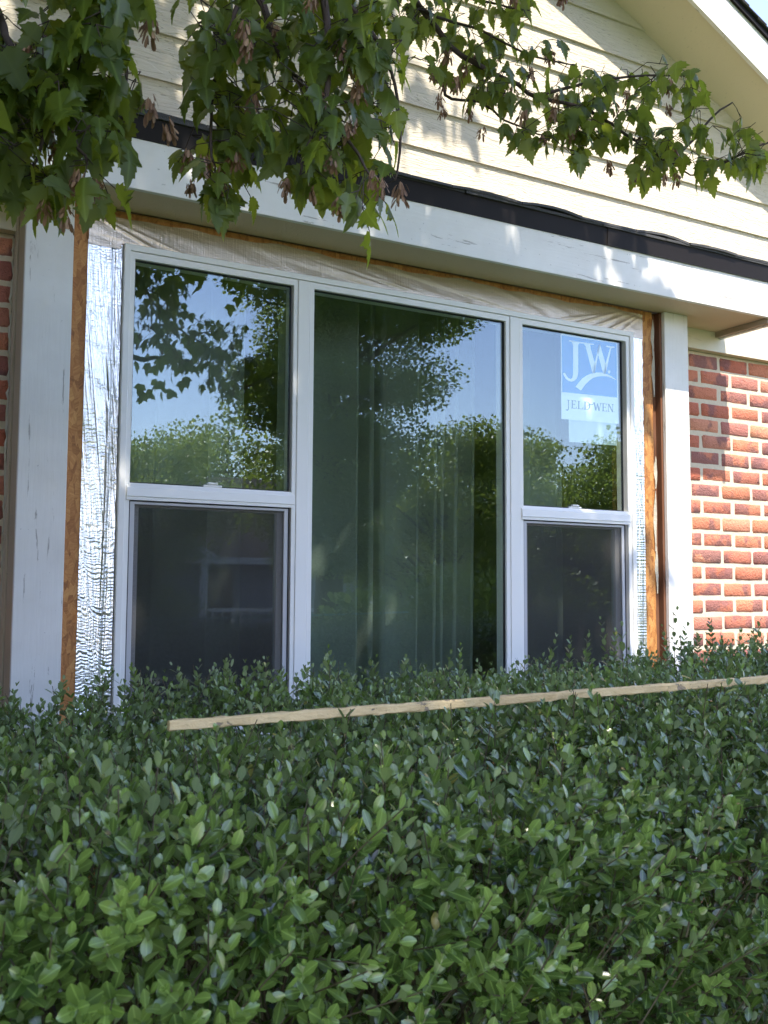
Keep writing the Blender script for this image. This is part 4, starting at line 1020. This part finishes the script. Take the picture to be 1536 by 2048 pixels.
def proj_px(p):
    d = p-EYE; z = d@F_; return 768+FPX*(d@R_)/z, 1024-FPX*(d@U_)/z, z
rl = np.random.default_rng(21)
for key, (poly, brs, nleaf, size, (za, zb)) in REG.items():
    cnt = 0; tries = 0
    xs0 = [p[0] for p in poly]; ys0 = [p[1] for p in poly]
    while cnt < nleaf and tries < 20000:
        tries += 1
        x, y = rl.uniform(min(xs0), max(xs0)), rl.uniform(min(ys0), max(ys0))
        if not in_poly(x, y, poly): continue
        y -= 12
        tgt = at(x, y, rl.uniform(za, zb))
        allp = np.concatenate([BP[b] for b in brs]); dd = np.linalg.norm(allp-tgt, axis=1)
        src = allp[np.argmin(dd+rl.uniform(0, 0.04, len(dd)))]
        L = np.linalg.norm(tgt-src)
        if L < 0.015: continue
        mid = (src+tgt)/2+np.array([0, 0, 0.12*L])
        TW.append((src, mid)); TW.append((mid, tgt))
        nn = max(1, int(L/0.045)); stops = [1.0]+[1.0-0.85*(i+1)/(nn+1) for i in range(nn)]
        for t in stops[:4]:
            p = (1-t)**2*src+2*t*(1-t)*mid+t*t*tgt
            for sgn in (1, -1):
                if rl.uniform() < 0.25: continue
                out = norm((rl.normal(0, 1, 3)*np.array([1, 1, 0.25])))
                q = p+out*rl.uniform(0.012, 0.035)+np.array([0, 0, -rl.uniform(0.0, 0.02)])
                X_, Y_, Z_ = proj_px(q+np.array([0, 0, -0.012]))
                if not in_poly(X_, Y_, poly) and rl.uniform() < 0.8: continue
                PET.append((p, q))
                ld = norm(out*rl.uniform(0.15, 0.9)+np.array([0, 0, -rl.uniform(0.5, 1.1)]))
                nr = norm(np.array([0, 0, 1.0])*0.7+out*0.9+rl.normal(0, 0.45, 3))
                LF.append((q, ld, nr, size*rl.uniform(0.62, 1.18), float(np.clip(rl.normal(0.42, 0.2), 0, 1)))); cnt += 1
            if rl.uniform() < 0.0: SD.append(p)
Lp = np.array([l[0] for l in LF]); Ld = np.array([l[1] for l in LF]); Ln = np.array([l[2] for l in LF]); Ls = np.array([l[3] for l in LF]); Lt = np.array([l[4] for l in LF])
px = np.array([proj_px(p) for p in Lp]); inside = (px[:, 0] > -20) & (px[:, 0] < 1550) & (px[:, 1] > -30)
app = np.where(inside, Ls/px[:, 2], 0); order = np.argsort(-app); big = order[:290]; small = order[290:]
# the 290 largest leaves are parts sharing a few meshes
LM = []
for k in range(8):
    T0 = (MAPLE, MAPLE2)[k % 2]; V = T0[0].copy(); rr = np.random.default_rng(80+k)
    V[:, 0] *= rr.uniform(0.65, 1.05); V[:, 2] += rr.uniform(-0.9, 0.5)*V[:, 0]**2+0.12*V[:, 0]*rr.uniform(-1, 1)*V[:, 1]+0.05*rr.normal(0, 1, len(V))*(np.abs(V[:, 0]) > 0.3)
    me = mesh_np('leaf', V, T0[1].ravel(), np.arange(0, T0[1].size, 3), V[:, :2], np.full(len(V), rr.uniform(0.2, 0.7))); me.materials.append(M['maple']); LM.append(me)
for i in big:
    dv = Ld[i]; nv = norm(Ln[i]-dv*(Ln[i]@dv)); sv = np.cross(dv, nv)
    o = mk('leaf', LM[i % 8], None, mp_); R3 = Matrix([[sv[r], dv[r], nv[r]] for r in range(3)])
    o.matrix_local = Matrix.Translation(Vector(Lp[i])-mp_.location) @ R3.to_4x4() @ Matrix.Scale(Ls[i], 4)
for tm, sel in ((MAPLE, small[::2]), (MAPLE2, small[1::2])):
    o = mk('foliage', leaves_mesh('foliage', tm, Lp[sel], Ld[sel], Ln[sel], Ls[sel], Lt[sel], rl.uniform(0.6, 1.05, len(sel))), M['maple']); mc(o); o['kind'] = 'stuff'
o = sticks('twigs', np.array([a for a, b in TW]+[a for a, b in PET]), np.array([b for a, b in TW]+[b for a, b in PET]), 0.0011, 0.0008, M['bark']); mc(o); o['kind'] = 'stuff'
# seed bunches (samaras) at the spots the photo shows, plus a few inside the clumps
WING = leaf_template([(0, 0), (0.18, 0.10), (0.55, 0.19), (0.85, 0.17), (1.0, 0)], 0.05, 0.15)
SM = []
for k in range(5):
    rr = np.random.default_rng(200+k); n = 26
    a = rr.uniform(0, 6.28, n); tilt = rr.uniform(0.0, 1.0, n)**1.3*1.1
    dd = np.stack([np.cos(a)*tilt, np.sin(a)*tilt, -np.ones(n)], -1); bs = np.stack([np.cos(a)*0.010*rr.uniform(0.2, 1, n), np.sin(a)*0.010*rr.uniform(0.2, 1, n), -rr.uniform(0.004, 0.036, n)], -1)
    me = leaves_mesh('seed_cluster', WING, bs, dd, np.stack([np.cos(a), np.sin(a), rr.normal(0, .3, n)], -1), rr.uniform(0.014, 0.024, n), np.clip(rr.normal(0.4, 0.38, n), 0, 1), 0.85); me.materials.append(M['seed']); SM.append(me)
spots = [(60, 100, 1.40), (160, 375, 1.36), (88, 430, 1.36), (130, 445, 1.36), (190, 395, 1.4), (380, 385, 1.6), (378, 330, 1.6), (405, 335, 1.6), (440, 365, 1.58), (440, 415, 1.58), (472, 330, 1.58),
         (575, 385, 1.56), (620, 395, 1.56), (668, 330, 1.55), (680, 430, 1.54), (700, 270, 1.56), (710, 270, 1.56), (745, 370, 1.56), (765, 385, 1.56), (800, 395, 1.66), (555, 75, 1.6), (690, 110, 1.55), (690, 150, 1.55), (640, 210, 1.55), (510, 220, 1.6),
         (1030, 5, 1.9), (1128, 5, 1.9), (900, 115, 2.36), (870, 155, 2.36), (915, 170, 2.36), (980, 150, 2.36), (890, 180, 2.36), (1060, 150, 2.36), (1105, 120, 2.36), (1110, 230, 2.34), (1085, 280, 2.36), (1145, 270, 2.36), (1050, 235, 2.36),
         (1380, 205, 2.42), (1340, 175, 2.42), (1335, 225, 2.42), (1270, 365, 2.4), (1330, 365, 2.4), (1355, 365, 2.4), (1350, 310, 2.4), (1410, 345, 2.42), (1280, 290, 2.4), (1215, 340, 2.38), (1230, 220, 2.42)]
spots += [(rl.uniform(0, 800), rl.uniform(0, 330), rl.uniform(1.42, 1.6)) for _ in range(14)]+[(rl.uniform(850, 1400), rl.uniform(120, 300), rl.uniform(2.3, 2.45)) for _ in range(12)]
for i, (x, y, z) in enumerate(spots):
    p = at(x, y, z)+np.array([0, 0, 0.03]); o = mk('seed_cluster', SM[i % 5], None, mp_)
    o.matrix_local = Matrix.Translation(Vector(p)-mp_.location) @ Matrix.Rotation(random.uniform(0, 6), 4, 'Z') @ Matrix.Rotation(random.uniform(-0.3, 0.3), 4, 'X') @ Matrix.Scale(random.uniform(0.68, 0.98), 4)
# the crown above: shades the bay and the hedge, leaves the right-hand wall in the sun
rc = np.random.default_rng(33); n = 110000
C = np.stack([rc.uniform(-4.4, 5.4, n), rc.uniform(-8.2, -0.9, n), rc.uniform(2.3, 5.6, n)], -1)
k_ = -C[:, 1]; hx = C[:, 0]+0.15*k_; hz = C[:, 2]-1.87*k_              # where the sun's ray through this point meets the bay's plane
dst = k_+D; low_ok = C[:, 2] > 0.36*np.hypot(C[:, 0], dst)+0.10           # keeps the reflection's sky clear
low2 = C[:, 2] > 0.72*np.hypot(C[:, 0], C[:, 1]+D)+0.40
lim = np.where(hz > 1.42, 2.05, np.where(hz > -0.28, 3.02, 5.4))+0.16*np.sin(hz*9)+0.12*np.sin(hz*23)
soft = np.clip((lim-hx)/0.5, 0, 1)
cl = np.sin(C[:, 0]*2.7+C[:, 2]*3.1)*np.sin(C[:, 1]*2.9-C[:, 2]*2.2+1)*np.sin(C[:, 0]*1.3-C[:, 1]*1.9)
ok = low_ok & low2 & (rc.uniform(0, 1, n) < soft) & (cl > -0.62) & (hz < 3.4) & (hz > -5.2) & (C[:, 1] > -6.4)
C = C[ok][:30000]; n = len(C)
n2 = 16000; C2 = np.stack([rc.uniform(-2.2, 0.1, n2), rc.uniform(-2.4, -0.35, n2), rc.uniform(-0.7, 2.4, n2)], -1)   # unseen leaves added left of the frame to darken the left brick and post
C2 = C2[(np.arctan2(C2[:, 0], C2[:, 1]+D) < math.radians(3.5)) & (np.sin(C2[:, 0]*4+C2[:, 2]*3)*np.sin(C2[:, 1]*4-C2[:, 2]*2) > -0.35)][:7000]
C = np.concatenate([C, C2]); n = len(C)
dd = rc.normal(0, 1, (n, 3)); dd[:, 2] = -np.abs(dd[:, 2])*0.7; nr = rc.normal(0, 0.55, (n, 3))+np.array([0, 0, 1.0])
o = mk('crown', leaves_mesh('crown', MAPLE_LO, C, dd, nr, rc.uniform(0.09, 0.135, n), np.clip(rc.normal(0.4, 0.2, n), 0, 1)), M['maple']); mc(o); o['kind'] = 'stuff'
for k in range(16):
    e = C[rc.integers(0, n)]; limb([hub, hub*0.55+e*0.45+np.array([0, 0, 0.5]), e], 0.04, 0.006, 'limb', 6)
# hanging fringe of that crown that the glass mirrors at the upper left
def mirror_pt(x, y, dist):
    d = F_+R_*(x-768)/FPX-U_*(y-1024)/FPX; q = EYE+d*dist; return np.array([q[0], -q[1], q[2]])
Q = []
for _ in range(300):
    x = rl.uniform(262, 560); lim_y = 505+75*abs(math.sin(x*0.021+0.5))+30*math.sin(x*0.11)
    y = rl.uniform(430, lim_y+12); Q.append(mirror_pt(x, y, rl.uniform(5.3, 6.2)))
for _ in range(45):
    x = rl.uniform(262, 440); y = rl.uniform(660, 790)
    if y > 820-0.2*(x-262) or abs(y-720) > 75-0.15*(x-262): continue
    Q.append(mirror_pt(x, y, rl.uniform(5.2, 5.6)))
Q = np.array(Q); qp = np.array([proj_px(p) for p in Q]); Q = Q[(qp[:, 0] > 1600) | (qp[:, 1] < -60)]; n = len(Q); dd = rl.normal(0, 0.5, (n, 3)); dd[:, 2] -= 0.9
o = mk('foliage', leaves_mesh('foliage', MAPLE_LO, Q, dd, rl.normal(0, 1, (n, 3))+np.array([0, 0, 0.6]), rl.uniform(0.06, 0.085, n), np.clip(rl.normal(0.4, 0.2, n), 0, 1)), M['maple']); mc(o); o['kind'] = 'stuff'
for (xx, yy, d1), (x2, y2, d2) in (((250, 470, 5.6), (420, 540, 5.7)), ((420, 480, 5.9), (560, 560, 5.9)), ((230, 700, 5.4), (430, 720, 5.4))):
    a, b = mirror_pt(xx, yy, d1), mirror_pt(x2, y2, d2); limb([hub, (hub+a)/2+np.array([0, 0, 0.5]), a, (a+b)/2, b], 0.03, 0.003, 'limb', 6)

# ------------------------------------------------------------------ what the glass reflects: trees and houses across the lawn
def rpos(azd, R): a = math.radians(azd); return (R*math.sin(a), -(R*math.cos(a)-D))
def tree(azd, R, h, cw, zb, nleaf, lsize, label, seed, shape='round', group='trees across the lawn', trunk=0.2, tint=0.4):
    x, y = rpos(azd, R); rr = np.random.default_rng(seed)
    t = empty('broad_tree' if shape == 'round' else 'young_tree', (x, y, GZ)); tag(t, label, 'tree', group)
    H = h
    child(MB().tube([(x, y, GZ-0.1), (x+0.1, y, GZ+H*0.3), (x, y+0.1, GZ+H*0.62), (x, y, GZ+H*0.9)], [trunk, trunk*0.75, trunk*0.4, trunk*0.08], 9).build('trunk', M['bark'], None, True), t)
    lm = MB(); clumps = []
    nc = 64 if shape == 'round' else 30
    for k in range(nc):
        u = rr.uniform(0, 1); zc = GZ+zb+(H-zb)*u; prof = math.sin(math.pi*min(1, (0.18+0.82*(1-u))**0.9))**0.7 if shape == 'round' else (1-u)**0.75+0.12
        a = rr.uniform(0, 6.283); rad = cw/2*prof*rr.uniform(0.35, 1.0)
        c = np.array([x+rad*math.cos(a), y+rad*math.sin(a), zc]); clumps.append((c, cw*rr.uniform(0.07, 0.15)*(1.2 if shape == 'round' else 1)))
        s = np.array([x, y, max(GZ+zb*0.8, zc-rad*0.7)]); lm.tube([s, (s+c)/2+np.array([0, 0, 0.1*rad]), c], [trunk*0.22, trunk*0.13, 0.01], 5)
    child(lm.build('limbs', M['bark'], None, True), t)
    ci = rr.integers(0, nc, nleaf); cc = np.array([c for c, r_ in clumps])[ci]; cr = np.array([r_ for c, r_ in clumps])[ci]
    off = norm(rr.normal(0, 1, (nleaf, 3)))*(rr.uniform(0, 1, (nleaf, 1))**0.45)*np.array([1.5, 1.5, 0.6]); Pq = cc+off*cr[:, None]*1.12+rr.normal(0, 0.04, (nleaf, 3))
    dd = norm(off+rr.normal(0, 0.8, (nleaf, 3))); dd[:, 2] -= 0.3
    o = mk('crown', leaves_mesh('crown', QUAD, Pq, dd, rr.normal(0, 0.6, (nleaf, 3))+np.array([0, 0, 1.0]), lsize*rr.uniform(0.7, 1.3, nleaf), np.clip(rr.normal(tint, 0.2, nleaf), 0, 1), 1.7), M['far'])
    child(o, t); o['kind'] = 'stuff'
tree(26.2, 15.5, 9.2, 3.9, 1.95, 150000, 0.060, 'large dark green spreading tree mirrored in the middle of the window', 1, trunk=0.26)
tree(32.8, 19.0, 4.4, 4.4, 0.9, 60000, 0.065, 'dark green tree mirrored at the right edge of the middle pane', 2, trunk=0.20)
tree(16.2, 22.0, 4.7, 4.2, 0.9, 45000, 0.06, 'soft pale green willowy tree mirrored in the upper left pane', 3, trunk=0.15, tint=0.8)
tree(38.2, 30.0, 6.0, 3.6, 0.6, 26000, 0.085, 'olive green conical tree mirrored at the left of the sticker pane', 4, 'cone', tint=0.55)
tree(41.0, 33.0, 5.6, 5.4, 0.6, 36000, 0.085, 'olive green low tree mirrored below the paper label', 5, 'round', tint=0.5)
tree(44.0, 28.0, 5.6, 3.6, 0.6, 26000, 0.08, 'light green tree mirrored at the right edge of the sticker pane', 6, 'round', tint=0.7)
tree(35.6, 27.0, 5.6, 3.2, 0.6, 18000, 0.08, 'sparse grey green tree mirrored beside the right mullion', 7, 'cone', tint=0.65)
tree(20.5, 42.0, 8.0, 8.0, 0.6, 16000, 0.17, 'far dark green tree behind the houses across the street', 8)
tree(50.0, 40.0, 8.0, 12.0, 0.6, 14000, 0.2, 'far wide green tree at the end of the street', 9)
tree(9.0, 38.0, 6.5, 8.0, 0.6, 12000, 0.2, 'far tall green tree left of the porch house', 10)
# shrub in the neighbour's bed
def shrub(azd, R, h, wd, label, seed, tint):
    x, y = rpos(azd, R); rr = np.random.default_rng(seed); t = empty('shrub', (x, y, GZ)); tag(t, label, 'shrub', 'shrubs across the lawn'); n = 2500
    u = rr.normal(0, 1, (n, 3)); u = norm(u)*rr.uniform(0.6, 1, (n, 1)); Pq = np.array([x, y, GZ+h*0.5])+u*np.array([wd/2, wd/2, h*0.5])
    o = mk('foliage', leaves_mesh('foliage', BOX_LO, Pq, u+rr.normal(0, 0.5, (n, 3)), rr.normal(0, 0.5, (n, 3))+np.array([0, 0, 1.0]), 0.08*rr.uniform(0.7, 1.3, n), np.full(n, tint), 1.6), M['far']); child(o, t); o['kind'] = 'stuff'
    child(MB().tube([(x, y, GZ-0.05), (x, y, GZ+h*0.7)], [0.04, 0.01], 6).build('stem', M['bark']), t)
shrub(28.4, 12.0, 1.62, 1.3, 'yellow green shrub mirrored low in the middle pane', 1, 1.0)
shrub(33.5, 12.5, 1.9, 2.2, 'dark green shrub mirrored low at the right mullion', 2, 0.3)
shrub(38.0, 14.0, 2.0, 2.4, 'dark green shrub mirrored low in the right screen', 3, 0.3)
def house(azd, R, w_, dp, hw, hr, wm, label, porch=False, turn=0.0, trimm='htrim'):
    x, y = rpos(azd, R); h_ = empty('neighbour_house', (x, y, GZ)); tag(h_, label, 'house', 'houses across the street')
    def hp(m_, nm, mt): o = m_.build(nm, M[mt]); o.parent = h_; return o
    hp(MB().box(-w_/2, w_/2, -dp, 0, 0, hw), 'wall', wm)
    rf_ = MB(); ov = 0.4
    rf_.v = [(-w_/2-ov, 0.5, hw-0.15), (w_/2+ov, 0.5, hw-0.15), (w_/2-1.5, -dp/2, hw+hr), (-w_/2+1.5, -dp/2, hw+hr), (-w_/2-ov, -dp-0.5, hw-0.15), (w_/2+ov, -dp-0.5, hw-0.15)]
    rf_.f = [(0, 1, 2, 3), (3, 2, 5, 4), (1, 5, 2), (0, 3, 4), (0, 4, 5, 1)]
    hp(rf_, 'roof', 'roof')
    hp(MB().box(-w_/2-ov, w_/2+ov, 0.505, 0.54, hw-0.33, hw-0.12), 'eave_board', trimm)
    for cx in (-w_*0.3, -w_*0.05, w_*0.3):
        f = hp(MB().box(cx-0.55, cx+0.55, 0.002, 0.05, 0.9, 2.2), 'window', trimm); p = MB().box(cx-0.46, cx+0.46, 0.051, 0.056, 1.0, 2.1).build('pane', M['dark']); p.parent = f
    hp(MB().box(w_*0.12-0.5, w_*0.12+0.5, 0.002, 0.05, 0.1, 2.2), 'door', 'dark')
    if porch:
        gx = -w_*0.12; gw = 2.4
        pr = MB(); pr.prism([(gx-gw, hw-0.2), (gx+gw, hw-0.2), (gx, hw+1.35)], 0.6, 2.2); o = hp(pr, 'porch_gable', wm)
        for s in (-1, 1):
            tb = MB(); tb.v = [(gx+s*(gw+0.3), 2.23, hw-0.42), (gx+s*(gw+0.3), 2.23, hw-0.2), (gx, 2.23, hw+1.5), (gx, 2.23, hw+1.28)]
            tb.v += [(a, 2.30, c) for a, b, c in tb.v]; tb.f = [(0, 1, 2, 3), (7, 6, 5, 4), (0, 4, 5, 1), (1, 5, 6, 2), (2, 6, 7, 3), (3, 7, 4, 0)]
            hp(tb, 'rake_board', trimm)
        for cx in (gx-gw+0.15, gx+gw-0.15): hp(MB().box(cx-0.1, cx+0.1, 2.0, 2.2, 0, hw-0.201), 'porch_post', trimm)
        hp(MB().box(gx+gw, w_/2, 2.0, 2.1, 0.95, 1.05).box(gx+gw, w_/2, 2.0, 2.1, 0.15, 0.22), 'rail', trimm)
        k = gx+gw+0.15
        while k < w_/2:
            hp(MB().box(k-0.03, k+0.03, 2.03, 2.07, 0.2205, 0.9495), 'baluster', trimm); k += 0.28
        hp(MB().box(gx-gw-0.2, w_/2, 0.06, 2.4, 0, 0.14), 'porch_floor', 'concrete')
    h_.rotation_euler = (0, 0, turn)
house(17.2, 31.0, 13.0, 9, 2.7, 2.9, 'hwall2', 'grey house with dark roof and gabled porch mirrored in the left screen', True, 0.12)
house(42.0, 44.0, 15.0, 9, 2.7, 2.4, 'hbrick', 'brick house with dark roof mirrored in the right screen', False, -0.5)
house(28.0, 36.0, 14.0, 9, 2.8, 2.3, 'htrim', 'white house with dark roof mirrored low in the middle pane', False, -0.1)
